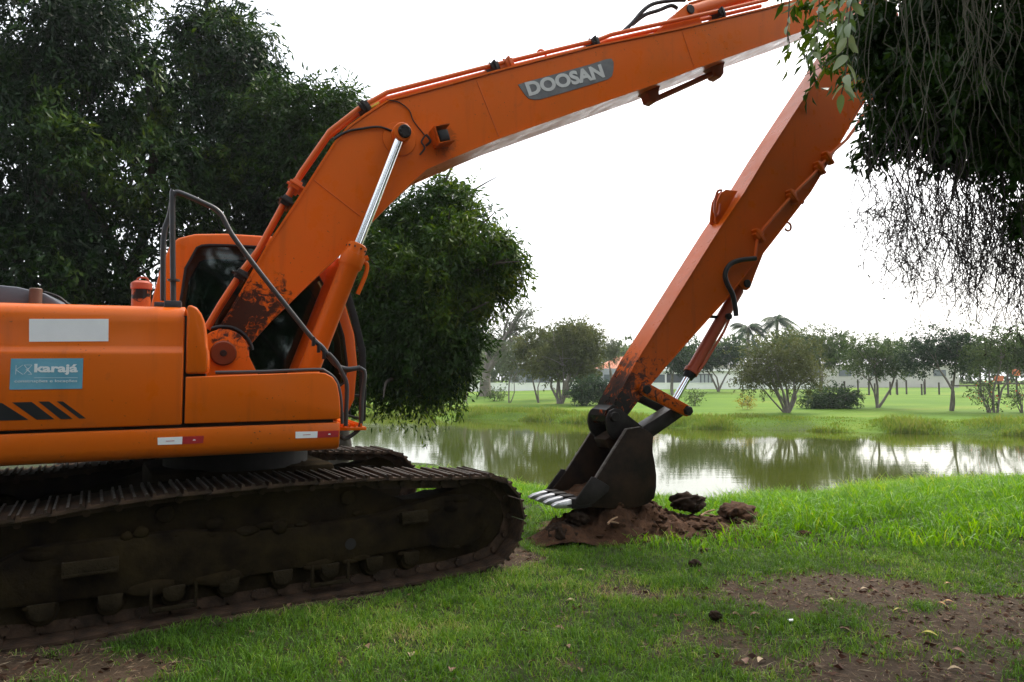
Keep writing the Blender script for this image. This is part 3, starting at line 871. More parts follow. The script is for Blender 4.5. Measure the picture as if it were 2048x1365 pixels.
eye = [(3.06 + 0.05 * math.cos(a), -0.12, 5.22 + 0.055 * math.sin(a)) for a in np.linspace(-0.4, math.pi + 0.4, 14)]
add_tube(bm, eye, 0.013, 8)
part("lifting_eye", bm, M_PIPE, boom)
bm = B()
add_tube(bm, smooth_path(up_path(DATA['cable'], BV0 - 0.02)), 0.011, 8)
part("grease_hose", bm, M_BLACK, boom)
bm = B()
add_tube(bm, smooth_path(up_path(DATA['wire'], BV0 - 0.012)), 0.006, 6)
part("lamp_wire", bm, M_BLACK, boom)
bm = B()
wpts = [(1.70, BV0 - 0.03, 4.06), (1.66, BV0 - 0.03, 3.99), (1.69, BV0 - 0.035, 3.93), (1.645, BV0 - 0.03, 3.86)]
add_tube(bm, smooth_path(wpts), 0.009, 6)
add_tube(bm, smooth_path([(1.70, BV0 - 0.05, 4.06), (1.74, BV0 - 0.06, 4.0), (1.70, BV0 - 0.04, 3.95)]), 0.012, 6)
part("lamp_wire", bm, M_BLACK, boom)
for key in ('hoseA', 'hoseB'):
    bm = B()
    add_tube(bm, smooth_path(up_path(DATA[key], -0.05 if key == 'hoseA' else -0.02)), 0.024, 10)
    part("black_hose", bm, M_BLACK, boom)
# arm cylinder on the boom's back
bm = B()
br = [(4.45, 5.67), (4.574, 5.80), (4.893, 6.12), (4.98, 6.20), (5.08, 6.20), (5.14, 6.13), (5.20, 6.02), (5.20, 5.97)]
add_prism(bm, br, -0.16, -0.12); add_prism(bm, br, 0.09, 0.13)
part("cylinder_bracket", bm, M_BOOM, boom)
bm = B()
add_cyl(bm, (5.03, -0.18, 6.14), (5.03, 0.15, 6.14), 0.055, 20, 0.005)
part("bracket_pin", bm, M_DARKSTEEL, boom)
acd = Vector((2.4, 0, 1.13)).normalized()
ac0 = Vector((5.03, -0.015, 6.14))
bm = B()
add_tube(bm, [ac0 - acd * 0.08, ac0 + acd * 0.1, ac0 + acd * 0.12, ac0 + acd * 1.9, ac0 + acd * 1.91, ac0 + acd * 2.05], [0.06, 0.06, 0.095, 0.095, 0.115, 0.115], 24)
ac = part("arm_cylinder", bm, M_PIPE)
bm = B()
add_tube(bm, [ac0 + acd * 2.0, ac0 + acd * 3.3], 0.05, 20)
part("piston_rod", bm, M_CHROME, ac)
for o_ in (0.11, 0.15):
    bm = B()
    add_tube(bm, smooth_path([tuple(ac0 + acd * t + Vector((-0.42, -0.1, 0.9)) * (o_ if 0.1 < t < 1.9 else 0.08)) for t in (0.15, 0.3, 1.0, 1.7, 1.95)]), 0.016, 8)
    part("oil_pipe", bm, M_PIPE, ac)
# pipe brace under the boom
for (u, z) in ((4.51, 5.06), (5.48, 5.53)):
    bm = B()
    q = [(u - 0.15, z + 0.02), (u + 0.14, z + 0.15), (u + 0.10, z + 0.04), (u + 0.10, z - 0.05), (u + 0.05, z - 0.12), (u - 0.03, z - 0.11), (u - 0.06, z - 0.03), (u - 0.13, z - 0.01)]
    add_prism(bm, q, -0.10, 0.05, 0.008)
    part("hanger_bracket", bm, M_REDPIPE, boom)
bm = B()
add_cyl(bm, (4.58, -0.03, 5.00), (5.44, -0.03, 5.47), 0.034, 14)
part("hanger_bar", bm, M_REDPIPE, boom)

M_GRIMY = mat_paint("grimy_orange_paint", (0.16, 0.03, 0.006), (0.07, 0.02, 0.008), 0.7, 0.5)
# -------- boom foot brackets
for v in (-0.42, 0.33):
    bm = B()
    q = [(-0.45, 1.32), (-0.38, 1.70)] + [(foot[0] + 0.205 * math.cos(a), foot[1] + 0.205 * math.sin(a)) for a in np.linspace(math.pi * 0.97, -0.12, 14)] + [(0.26, 1.60), (0.36, 1.32)]
    add_prism(bm, q, v, v + 0.06, 0.008)
    fb = part("boom_foot_bracket", bm, M_BOOM)
    bm = B()
    add_cyl(bm, (foot[0], v - 0.035, foot[1]), (foot[0], v + 0.02, foot[1]), 0.105, 28, 0.012)
    part("foot_pin", bm, M_GRIMY, fb)
    bm = B()
    add_cyl(bm, (foot[0], v - 0.045, foot[1]), (foot[0], v - 0.02, foot[1]), 0.028, 14, 0.004)
    part("pin_hole", bm, M_DARKSTEEL, fb)  # dark disc drawn for the shaded hole in the pin centre
bm = B()
add_tube(bm, [(foot[0] + 0.235 * math.cos(a), -0.325, foot[1] + 0.235 * math.sin(a)) for a in np.linspace(2.0, 0.15, 12)], 0.014, 8)
part("grease_hose", bm, M_BLACK, boom)

# -------- boom cylinders
cy0 = Vector((1.427, 0, 3.989)); cy1 = Vector((0.55, 0, 1.56))
cd = (cy1 - cy0).normalized()
Lr = (Vector((1.016, 0, 2.909)) - cy0).length
for v in (-0.47, 0.44):
    s = 1 if v < 0 else -1
    O = Vector((0, v, 0))
    bm = B()
    T = lambda t: tuple(cy0 + cd * t + O)
    add_tube(bm, [T(Lr), T(Lr + 0.012), T(Lr + 0.10), T(Lr + 0.105), T(Lr + 0.21), T(Lr + 0.225), T(Lr + 0.24), T((cy1 - cy0).length - 0.12), T((cy1 - cy0).length)],
             [0.075, 0.09, 0.09, 0.108, 0.108, 0.10, 0.09, 0.09, 0.075], 28)
    bc_o = part("boom_cylinder", bm, M_BODY)
    bm = B()
    add_tube(bm, [T(0.03), T(Lr + 0.05)], 0.043, 22)
    part("piston_rod", bm, M_CHROME, bc_o)
    bm = B()
    add_cyl(bm, tuple(cy0 + O + Vector((0, -0.065, 0))), tuple(cy0 + O + Vector((0, 0.065, 0))), 0.088, 26, 0.008)
    part("rod_eye", bm, M_BOOM, bc_o)
    bm = B()
    for k in range(10):
        a = k * 2 * math.pi / 10
        side = Vector((cd.z, 0, -cd.x)); upv = Vector((0, 1, 0))
        c0 = cy0 + cd * (Lr + 0.045) + O + (side * math.cos(a) + upv * math.sin(a)) * 0.088
        add_cyl(bm, c0, c0 + (side * math.cos(a) + upv * math.sin(a)) * 0.010, 0.009, 6)
    part("gland_bolt", bm, M_DARKSTEEL, bc_o)
    bm = B()
    f0 = cy0 + cd * (Lr + 0.16) + O
    add_tube(bm, smooth_path([tuple(f0 + Vector((0.09, 0.02, 0))), tuple(f0 + Vector((0.14, 0.02, -0.02))), tuple(f0 + Vector((0.13, 0.02, -0.12))), tuple(f0 + Vector((0.06, 0.02, -0.30)))]), 0.02, 8)
    add_cyl(bm, tuple(f0 + Vector((0.06, 0.02, 0.0))), tuple(f0 + Vector((0.15, 0.02, 0.04))), 0.026, 10)
    part("oil_pipe", bm, M_BODY, bc_o)

# -------- arm
AV0, AV1 = -0.19, 0.13
aL, aR = DATA['arm_L'], DATA['arm_R']
tipL = [(7.95, 6.95), (7.85, 6.80)]
outl = [(8.30, 7.05), (8.00, 7.02)] + aL + [(3.80, 1.345), (3.775, 1.28), (3.79, 1.215), (3.85, 1.18), (3.93, 1.19)] + aR[::-1] + [(8.60, 6.50), (8.62, 6.85)]
bm = B()
a = [bm.verts.new((u, AV0, z)) for u, z in outl]; b = [bm.verts.new((u, AV1, z)) for u, z in outl]
bm.faces.new(a); bm.faces.new(b[::-1])
for i in range(len(outl)):
    bm.faces.new((a[i], b[i], b[(i + 1) % len(outl)], a[(i + 1) % len(outl)]))
arm = part("arm", bm, M_ARM, angle=28)
bm = B(); strip(bm, aL, AV0 - 0.012, AV1 + 0.012, 0.012, -1)
part("arm_flange", bm, M_ARM, arm, angle=28)
bm = B(); strip(bm, aR, AV0 - 0.012, AV1 + 0.012, 0.012, 1)
part("arm_flange", bm, M_ARM, arm, angle=28)
bm = B()
bq = [(6.215, 3.40), (6.12, 3.25), (5.98, 2.98), (5.90, 2.81), (5.85, 2.775), (5.79, 2.79), (5.73, 2.84), (5.70, 2.88)]
add_prism(bm, bq, -0.13, -0.09); add_prism(bm, bq, 0.03, 0.07)
part("cylinder_bracket", bm, M_ARM, arm)
bm = B()
add_cyl(bm, (5.845, -0.155, 2.855), (5.845, 0.095, 2.855), 0.05, 18, 0.006)
part("bracket_pin", bm, M_DARKSTEEL, arm)
ap = DATA['armpipe']
bm = B()
add_tube(bm, [(u, -0.235, z) for u, z in ap[1:]], 0.020, 10)
part("oil_pipe", bm, M_PIPE, arm)
bm = B()
add_tube(bm, [(ap[0][0] + 0.0, -0.20, ap[0][1] + 0.1)] + [(u + 0.09, -0.12, z + 0.02) for u, z in ap[1:4]] + [(7.22, -0.2, 4.64)], 0.018, 10)
part("oil_pipe", bm, M_PIPE, arm)
for (u, z) in ((7.13, 4.57), (6.98, 4.42), (6.50, 4.0), (5.94, 3.45)):
    bm = B()
    Mx = Matrix.Translation((u, -0.22, z)) @ Matrix.Rotation(-math.radians(43), 4, 'Y')
    add_box(bm, -0.055, 0.055, -0.05, 0.028, -0.045, 0.05, 0.008, Mx)
    add_box(bm, -0.02, 0.02, -0.06, 0.03, -0.11, 0.085, 0.006, Mx)
    part("pipe_clamp", bm, M_ARM, arm)
bm = B()
add_tube(bm, smooth_path(up_path(DATA['armhose'], -0.25)), 0.030, 10)
part("black_hose", bm, M_BLACK, arm)
bm = B()
add_tube(bm, [(6.63 + 0.055 * math.cos(t), -0.03, 3.655 + 0.055 * math.sin(t)) for t in np.linspace(-2.6, 2.6, 14)], 0.014, 8)
part("lifting_eye", bm, M_ARM, arm)
bm = B()
add_tube(bm, [(6.80, -0.03, 4.02), (6.90, -0.03, 3.99), (6.915, -0.03, 4.02)], 0.016, 8)
part("lug", bm, M_ARM, arm)
bm = B()   # slotted lug plate with a bent rod on the arm's front
lp = [(5.78, 4.02), (5.60, 4.02), (5.52, 3.965), (5.46, 3.86), (5.44, 3.76), (5.42, 3.60), (5.47, 3.57)]
add_prism(bm, lp, -0.075, -0.055, 0.003)
add_prism(bm, lp, 0.015, 0.035, 0.003)
part("lug_plate", bm, M_ARM, arm)
bm = B()
add_tube(bm, smooth_path([(5.50, -0.11, 3.99), (5.44, -0.11, 3.97), (5.40, -0.11, 3.86), (5.385, -0.11, 3.74), (5.41, -0.11, 3.67), (5.45, -0.11, 3.70), (5.48, -0.10, 3.82)]), 0.015, 8)
part("lug_rod", bm, M_REDPIPE, arm)

# -------- bucket cylinder and linkage
c0 = Vector((5.845, -0.03, 2.855)); c1 = Vector((4.80, -0.03, 1.40))
d = (c1 - c0).normalized(); LL = (c1 - c0).length
bm = B()
add_tube(bm, [c0 - d * 0.05, c0 + d * 0.06, c0 + d * 0.08, c0 + d * 1.30, c0 + d * 1.305, c0 + d * 1.36], [0.055, 0.055, 0.072, 0.072, 0.088, 0.088], 22)
bcy = part("bucket_cylinder", bm, M_REDPIPE)
bm = B()
add_tube(bm, [c0 + d * 1.36, c0 + d * 1.37, c0 + d * 1.43], [0.07, 0.075, 0.06], 20)
part("cylinder_gland", bm, M_BLACK, bcy)
bm = B()
add_tube(bm, [c0 + d * 1.4, c0 + d * (LL - 0.05)], 0.042, 18)
part("piston_rod", bm, M_CHROME, bcy)
bm = B()
pth = [(5.56, -0.10, 2.44), (5.585, -0.10, 2.40), (5.50, -0.10, 2.25), (5.20, -0.10, 1.86), (5.12, -0.09, 1.76)]
add_tube(bm, pth, 0.016, 8)
part("oil_pipe", bm, M_REDPIPE, bcy)
bm = B()
add_cyl(bm, (5.565, -0.14, 2.44), (5.565, -0.02, 2.44), 0.04, 12)
add_box(bm, 5.36, 5.58, -0.05, -0.01, 2.42, 2.455, 0.005)
part("hose_fitting", bm, M_DARKSTEEL, bcy)
pA = Vector((4.28, 0, 1.565)); pB = Vector((4.83, 0, 1.32)); pC = Vector((4.30, 0, 1.04))
def link_plate(bm, p, q, r0, r1, y0, y1):
    dd = (q - p); L_ = dd.length; an = math.atan2(dd.z, dd.x)
    pts = []
    for t in np.linspace(an + math.pi / 2, an + 3 * math.pi / 2, 9): pts.append((p.x + r0 * math.cos(t), p.z + r0 * math.sin(t)))
    for t in np.linspace(an - math.pi / 2, an + math.pi / 2, 9): pts.append((q.x + r1 * math.cos(t), q.z + r1 * math.sin(t)))
    add_prism(bm, pts, y0, y1, 0.006)
for y in (-0.255, 0.15):
    bm = B(); link_plate(bm, pA, pB, 0.075, 0.065, y, y + 0.045)
    lnk = part("tipping_link", bm, M_ARM if y < 0 else M_DARKSTEEL)
    bm = B()
    yy = y - 0.02 if y < 0 else y + 0.065
    add_cyl(bm, (pA.x, yy, pA.z), (pA.x, y + 0.02, pA.z), 0.05, 16, 0.006)
    part("link_pin", bm, M_DARKSTEEL, lnk)
    bm = B()
    add_cyl(bm, (pB.x, yy - 0.02, pB.z), (pB.x, y + 0.02, pB.z), 0.058, 6, 0.006)
    part("link_pin", bm, M_DARKSTEEL, lnk)
bm = B(); link_plate(bm, pB, pC, 0.075, 0.085, -0.13, 0.07)
add_cyl(bm, (pB.x, -0.2, pB.z), (pB.x, 0.15, pB.z), 0.045, 16)
part("push_link", bm, M_DARKSTEEL)

# -------- bucket
M_EDGE = mat_simple("scraped_edge_steel", (0.17, 0.15, 0.135), 0.45, 0.3, 0.6, 25, 0.2, col2=(0.05, 0.035, 0.028))
KV0, KV1 = -0.37, 0.30
bk = DATA['bucket']
side = [(3.936, 1.145), (4.112, 1.161), (4.20, 1.125), (4.285, 1.06), (4.275, 0.97), (4.275, 0.88), (4.30, 0.76), (4.318, 0.632), (4.315, 0.50), (4.285, 0.385), (4.20, 0.328), (4.06, 0.303), (3.70, 0.322), (3.352, 0.355), (3.325, 0.392), (3.541, 0.626)]
BK = empty("bucket", (0, 0, 0)); BK.parent = EX
for y0, y1 in ((KV0, KV0 + 0.025), (KV1 - 0.025, KV1)):
    bm = B(); add_prism(bm, side, y0, y1, 0.004)
    part("side_plate", bm, M_BUCKET, BK)
shell = side[1:14]
bm = B()
rows = []
for i, (u, z) in enumerate(shell):
    a_ = shell[max(i - 1, 0)]; c_ = shell[min(i + 1, len(shell) - 1)]
    dd = math.hypot(c_[0] - a_[0], c_[1] - a_[1]); nx, nz = (c_[1] - a_[1]) / dd, -(c_[0] - a_[0]) / dd
    rows.append([bm.verts.new(q) for q in ((u, KV0 + 0.026, z), (u, KV1 - 0.026, z), (u + nx * 0.02, KV1 - 0.026, z + nz * 0.02), (u + nx * 0.02, KV0 + 0.026, z + nz * 0.02))])
for a_, b_ in zip(rows, rows[1:]):
    for k in range(4): bm.faces.new((a_[k], a_[(k + 1) % 4], b_[(k + 1) % 4], b_[k]))
bm.faces.new(rows[0]); bm.faces.new(rows[-1][::-1])
part("shell", bm, M_BUCKET, BK)
bm = B()
add_prism(bm, [(3.36, 0.352), (3.22, 0.372), (3.22, 0.385), (3.36, 0.40), (3.50, 0.385), (3.5, 0.35)], KV0 - 0.01, KV1 + 0.01, 0.004)
part("cutting_edge", bm, M_DARKSTEEL, BK)
for y in (KV0 - 0.027, KV1 + 0.002):
    bm = B()
    add_prism(bm, [(3.535, 0.655), (3.50, 0.66), (3.30, 0.43), (3.30, 0.392), (3.35, 0.372), (3.52, 0.385), (3.70, 0.50), (3.71, 0.55)], y, y + 0.025, 0.004)
    sc = part("side_cutter", bm, M_DARKSTEEL, BK)
for y in (KV0 - 0.004, KV1 - 0.024):
    bm = B()
    add_prism(bm, [(3.545, 0.640), (3.926, 1.140), (3.936, 1.148), (4.112, 1.164), (4.112, 1.158), (3.946, 1.138), (3.563, 0.636)], y, y + 0.030, 0.0)
    part("worn_edge", bm, M_EDGE, BK)
# ears that take the arm pin
for y in (AV0 - 0.055, AV1 + 0.02):
    bm = B()
    q = [(4.25, 1.14), (4.05, 1.12), (3.86, 1.02), (3.79, 1.10), (3.765, 1.20), (3.775, 1.275), (3.81, 1.335), (3.87, 1.36), (3.94, 1.35), (4.0, 1.315)]
    add_prism(bm, q, y, y + 0.035, 0.008)
    part("ear", bm, M_DARKSTEEL, BK)
bm = B()
add_cyl(bm, (3.86, AV0 - 0.10, 1.27), (3.86, AV1 + 0.10, 1.27), 0.055, 18, 0.006)
part("bucket_pin", bm, M_DARKSTEEL, BK)
bm = B()
add_prism(bm, [(3.80, 1.02), (4.10, 1.16), (4.20, 1.12), (4.0, 0.9), (3.85, 0.92)], -0.16, 0.10, 0.01)
part("ear_block", bm, M_BUCKET, BK)
# teeth: adapter + worn bright tip
t_me = None
for i, y in enumerate((-0.325, -0.135, 0.055, 0.245)):
    bm = B()
    q = [(3.36, 0.345), (3.30, 0.345), (3.10, 0.358), (3.06, 0.372), (3.06, 0.386), (3.12, 0.412), (3.26, 0.438), (3.36, 0.435)]
    add_prism(bm, q, y - 0.045, y + 0.045, 0.012)
    for v_ in bm.verts:
        k = (v_.co.x - 3.06) / 0.3
        v_.co.y = y + (v_.co.y - y) * (0.72 + 0.38 * min(max(k, 0), 1))
    part("tooth", bm, M_WORN, BK)
    bm = B()
    add_prism(bm, [(3.27, 0.341), (3.27, 0.448), (3.40, 0.448), (3.46, 0.41), (3.46, 0.341)], y - 0.058, y + 0.058, 0.012)
    part("tooth_adapter", bm, M_DARKSTEEL, BK)

# -------- cab
CV0, CV1 = 0.42, 1.40
outer = [(-0.70, 1.34), (-0.70, 2.384), (-0.635, 2.714), (-0.553, 2.951), (-0.487, 3.014), (-0.347, 3.064), (-0.08, 3.090), (0.45, 3.100), (0.72, 3.04), (0.90, 2.84), (1.06, 2.503), (1.171, 2.146), (1.206, 1.832), (1.18, 1.47), (1.12, 1.34)]
inner = [(-0.455, 1.62), (-0.455, 2.413), (-0.42, 2.728), (-0.327, 2.931), (-0.285, 2.955), (-0.22, 2.966), (-0.06, 2.976), (0.42, 2.985), (0.62, 2.94), (0.78, 2.76), (0.95, 2.46), (1.06, 2.12), (1.10, 1.832), (1.075, 1.64), (1.02, 1.60)]
CAB = empty("cab", (0, 0, 0)); CAB.parent = EX
for y0, y1 in ((CV0, CV0 + 0.07), (CV1 - 0.07, CV1)):
    bm = B()
    n = len(outer)
    vs = [[bm.verts.new((u, y, z)) for u, z in pts] for pts in (outer, inner) for y in (y0, y1)]
    o0, o1, i0, i1 = vs
    for i in range(n):
        j = (i + 1) % n
        bm.faces.new((o0[i], o0[j], i0[j], i0[i])); bm.faces.new((o1[i], i1[i], i1[j], o1[j]))
        bm.faces.new((o0[i], o1[i], o1[j], o0[j])); bm.faces.new((i0[i], i0[j], i1[j], i1[i]))
    es = [e for e in bm.edges if (e.verts[0] in o0 and e.verts[1] in o0) or (e.verts[0] in o1 and e.verts[1] in o1)]
    bmesh.ops.bevel(bm, geom=es, offset=0.025, segments=3, profile=0.5, affect='EDGES', clamp_overlap=True)
    part("side_frame", bm, M_BODY, CAB, angle=50)
    bm = B()
    add_prism(bm, [(u * 0.995, z) for u, z in inner], y0 + 0.03, y0 + 0.038)
    part("side_window", bm, M_GLASS, CAB)
    bm = B()   # rubber seal round the opening
    add_tube(bm, [(u, y0 + 0.006, z) for u, z in inner + inner[:1]], 0.014, 6)
    part("window_seal", bm, M_BLACK, CAB)
bm = B()
roofp = outer[3:10]
rows = []
for u, z in roofp:
    rows.append([bm.verts.new(q) for q in ((u, CV0 + 0.071, z - 0.004), (u, CV1 - 0.071, z - 0.004), (u, CV1 - 0.071, z - 0.06), (u, CV0 + 0.071, z - 0.06))])
for a_, b_ in zip(rows, rows[1:]):
    for k in range(4): bm.faces.new((a_[k], a_[(k + 1) % 4], b_[(k + 1) % 4], b_[k]))
bm.faces.new(rows[0]); bm.faces.new(rows[-1][::-1])
part("roof", bm, M_BODY, CAB)
bm = B()
add_box(bm, -0.69, -0.63, CV0 + 0.071, CV1 - 0.071, 1.34, 2.30)
part("rear_wall", bm, M_BODY, CAB)
bm = B()
add_box(bm, -0.66, 1.10, CV0 + 0.071, CV1 - 0.071, 1.34, 1.40)
part("floor", bm, M_INTERIOR, CAB)
bm = B()
wsp = [(0.92, 2.80), (1.07, 2.49), (1.175, 2.15), (1.212, 1.832), (1.19, 1.55)]
for (a_, b_) in zip(wsp, wsp[1:]):
    add_prism(bm, [a_, b_, (b_[0] + 0.008, b_[1]), (a_[0] + 0.008, a_[1])], CV0 + 0.075, CV1 - 0.075)
part("windscreen", bm, M_GLASS, CAB)
bm = B()   # black guard frame ahead of the screen
gq = [(1.00, 2.72), (1.104, 2.655), (1.21, 2.32), (1.292, 1.983), (1.305, 1.60), (1.303, 1.245), (1.235, 1.245), (1.235, 1.60), (1.225, 1.96), (1.14, 2.30), (1.06, 2.56)]
add_prism(bm, gq, CV0 + 0.03, CV0 + 0.06, 0.006)
add_prism(bm, gq, CV1 - 0.06, CV1 - 0.03, 0.006)
for u, z in ((1.10, 2.64), (1.295, 1.99), (1.30, 1.5), (1.298, 1.26)):
    add_cyl(bm, (u - 0.02, CV0 + 0.05, z), (u - 0.02, CV1 - 0.05, z), 0.016, 8)
part("front_guard", bm, M_BLACK, CAB)
bm = B()
add_box(bm, 0.0, 0.5, 0.68, 1.12, 1.62, 1.78, 0.05)
add_box(bm, -0.15, 0.03, 0.68, 1.12, 1.72, 2.40, 0.06)
part("seat", bm, M_INTERIOR, CAB)
bm = B()
add_box(bm, 0.86, 1.02, 0.74, 1.02, 1.93, 2.10, 0.04)
part("headrest", bm, M_SEATGREY, CAB)  # pale block for the seat headrest
bm = B()
add_box(bm, 0.55, 0.95, 0.50, 0.62, 1.42, 1.92, 0.03)
add_cyl(bm, (0.5, 0.62, 1.7), (0.5, 0.62, 2.05), 0.015, 8); add_cyl(bm, (0.5, 0.62, 2.03), (0.5, 0.62, 2.12), 0.03, 10, 0.01)
add_cyl(bm, (0.85, 0.95, 1.4), (0.80, 0.95, 2.1), 0.015, 8)
part("console", bm, M_INTERIOR, CAB)

# -------- hand rails, steps, exhaust
def rail(name, pts, r, mat=M_RAIL, sub=4):
    bm = B()
    add_tube(bm, smooth_path(pts, sub), r, 10)
    return part(name, bm, mat)
rail("hand_rail", [(u, -1.15, z) for u, z in DATA['railpost1']] + [(-0.437, -1.22, 2.985)], 0.019, sub=3)
rail("hand_rail", up_path(DATA['railpost2'], -1.28), 0.019, sub=5)
for u, y in ((-0.487, -1.15), (-0.412, -1.28)):
    bm = B()
    add_box(bm, u - 0.055, u + 0.055, y - 0.045, y + 0.045, 2.17, 2.232, 0.006)
    part("rail_foot", bm, M_RAIL)
bm = B()
add_cyl(bm, (-0.413, -1.28, 2.375), (-0.413, -1.28, 2.388), 0.042, 14)
part("rail_collar", bm, M_RAIL)
rail("hand_rail", up_path(DATA['railbox'], -1.36), 0.013, sub=4)
rail("guard_rail", up_path(DATA['railB'], -1.30), 0.017, sub=4)
rail("guard_rail", up_path(DATA['railC'], -1.20), 0.017, sub=4)
bm = B()
for k in range(3):
    u = 0.55 + 0.04 * k
    add_box(bm, u, u + 0.02, -1.32, -1.24, 1.93 - 0.05 * k, 2.0 - 0.05 * k, 0.004)
add_tube(bm, [(0.50, -1.28, 2.06), (0.56, -1.26, 1.98)], 0.008, 6)
part("rail_clamp", bm, M_BLACK)
bm = B()
add_tube(bm, smooth_path([(0.55, -1.27, 2.0), (0.62, -1.25, 1.93), (0.70, -1.25, 1.82), (0.80, -1.22, 1.76), (0.92, -1.2, 1.76)]), 0.009, 6)
add_tube(bm, smooth_path([(0.58, -1.29, 1.95), (0.66, -1.29, 1.86), (0.74, -1.28, 1.79), (0.86, -1.24, 1.75)]), 0.008, 6)
part("rail_cable", bm, M_BLACK)
bm = B()
add_box(bm, 0.76, 0.98, -1.25, 0.30, 1.275, 1.30, 0.004)
add_box(bm, 0.74, 0.76, -1.20, 0.30, 1.19, 1.40, 0.004)
for k in range(4): add_box(bm, 0.80 + 0.045 * k, 0.81 + 0.045 * k, -1.25, -0.6, 1.302, 1.325)
part("step_plate", bm, M_BODY)
bm = B()
add_cyl(bm, (-0.692, -0.5, 2.18), (-0.692, -0.5, 2.40), 0.070, 22, 0.004)
ex = part("exhaust_stack", bm, mat_paint("sooty_orange_paint", (0.50, 0.10, 0.015), (0.40, 0.09, 0.02), 0.6, 0.5, soot=[(-0.69, 2.36, 0.16, 1.0)]))
bm = B()
add_tube(bm, [(-0.692, -0.5, 2.392), (-0.692, -0.5, 2.40), (-0.692, -0.5, 2.445), (-0.692, -0.5, 2.465)], [0.066, 0.078, 0.078, 0.05], 22)
add_tube(bm, smooth_path([(-0.73, -0.5, 2.46), (-0.71, -0.5, 2.49), (-0.66, -0.5, 2.49), (-0.64, -0.5, 2.455)]), 0.009, 6)
part("rain_cap", bm, M_REDPIPE, ex)
bm = B()
gc = [(-2.3, 2.15), (-2.3, 2.32), (-1.60, 2.335), (-1.42, 2.325), (-1.25, 2.285), (-1.12, 2.20), (-1.1, 2.15)]
add_prism(bm, gc, -0.95, 0.15, 0.02)
part("engine_cover", bm, M_GREYMETAL)
bm = B()
add_cyl(bm, (-1.30, -0.98, 2.17), (-1.30, -0.98, 2.315), 0.04, 16, 0.006)
part("filler_cap", bm, mat_simple("brown_cap", (0.10, 0.055, 0.035), 0.6))
bm = B()
add_tube(bm, smooth_path([(-1.27, -0.9, 2.30), (-1.18, -0.9, 2.27), (-1.10, -0.9, 2.21), (-1.0, -0.9, 2.215), (-0.92, -0.9, 2.19)]), 0.010, 6)
part("engine_hose", bm, M_BLACK)

# -------- undercarriage
UC = Matrix.Rotation(TRK_YAW - EX_YAW, 4, 'Z')
ex_inv = Matrix.Rotation(-EX_YAW, 4, 'Z') @ Matrix.Translation((2.5395, -6.19, 0))
uc_loc = ex_inv @ Vector((TRK[0], TRK[1], 0))
uc_rz = TRK_YAW - EX_YAW
def upart(name, bm, mat, parent=None, angle=35.0):
    o = mesh_obj(name, finish(bm, angle), mat, parent or EX)
    if parent is None:
        o.location = uc_loc; o.rotation_euler = (0, 0, uc_rz)
    return o
bm = B()
add_cyl(bm, (0, 0, 0.90), (0, 0, 1.17), 0.62, 40)
upart("swing_bearing", bm, M_SEAM)
bm = B()
add_box(bm, -0.75, 0.75, -0.55, 0.55, 0.48, 0.92, 0.05)
for sx in (-1, 1):
    for sy in (-1, 1):
        add_tube(bm, [(sx * 0.4, sy * 0.3, 0.72), (sx * 1.0, sy * 0.95, 0.50), (sx * 1.1, sy * 1.10, 0.46)], [0.24, 0.19, 0.18], 8)
upart("car_body", bm, M_MUD)

# closed track path (s,z), outer side of the links
ctl = []
for s in np.linspace(-1.50, 1.55, 14): ctl.append((s, 0.020))
for a in np.linspace(-math.pi / 2 + 0.25, math.pi / 2 - 0.05, 11): ctl.append((1.80 + 0.375 * math.cos(a), 0.43 + 0.375 * math.sin(a)))
ctl += [(1.45, 0.825), (1.15, 0.845), (0.80, 0.868), (0.45, 0.872), (0.05, 0.880), (-0.35, 0.872), (-0.75, 0.862), (-1.10, 0.835), (-1.45, 0.80), (-1.7, 0.785)]
for a in np.linspace(math.pi / 2 + 0.1, 3 * math.pi / 2 - 0.25, 11): ctl.append((-1.85 + 0.365 * math.cos(a), 0.425 + 0.365 * math.sin(a)))
cp = smooth_path([(s, 0, z) for s, z in ctl + ctl[:1]], 8)
arc = [0.0]
for a, b in zip(cp, cp[1:]): arc.append(arc[-1] + (b - a).length)
NSH = int(round(arc[-1] / 0.19))
shoes = []
cs = np.array([p.x for p in cp]); cz = np.array([p.z for p in cp]); aa = np.array(arc)
for k in range(NSH):
    t = arc[-1] * k / NSH
    f = lambda q: (np.interp(q % arc[-1], aa, cs), np.interp(q % arc[-1], aa, cz))
    x0, z0 = f(t - 0.06); x1, z1 = f(t + 0.06); xm, zm = f(t)
    shoes.append((float(xm), float(zm), math.atan2(z1 - z0, x1 - x0)))
# one shoe: plate, turned edges, three grousers with bright worn tops
bm = B()
prof = [(-0.100, 0.004), (-0.094, 0.020), (-0.078, 0.030), (-0.080, 0.046), (-0.066, 0.046), (-0.060, 0.022), (-0.012, 0.020), (-0.008, 0.038), (0.008, 0.038), (0.012, 0.020), (0.060, 0.020), (0.066, 0.042), (0.080, 0.042), (0.082, 0.018), (0.094, 0.008), (0.092, -0.004), (-0.08, 0.002)]
add_prism(bm, [(x, -z) for x, z in prof], -0.298, 0.298, 0.0)
shoe_me = finish(bm, 25)
shoe_me.materials.append(M_SHOE)
M_GROUSER = mat_simple("worn_grouser_edge", (0.16, 0.145, 0.13), 0.42, 0.5, 0.6, 30, 0.2, col2=(0.06, 0.045, 0.035))
shoe_me.materials.append(M_GROUSER)
for p in shoe_me.polygons:
    if abs(p.normal.y) < 0.3 and p.center.z < -0.036 and p.normal.z < -0.9: p.material_index = 1
    elif abs(p.normal.y) > 0.9: p.material_index = 0
lumps = None
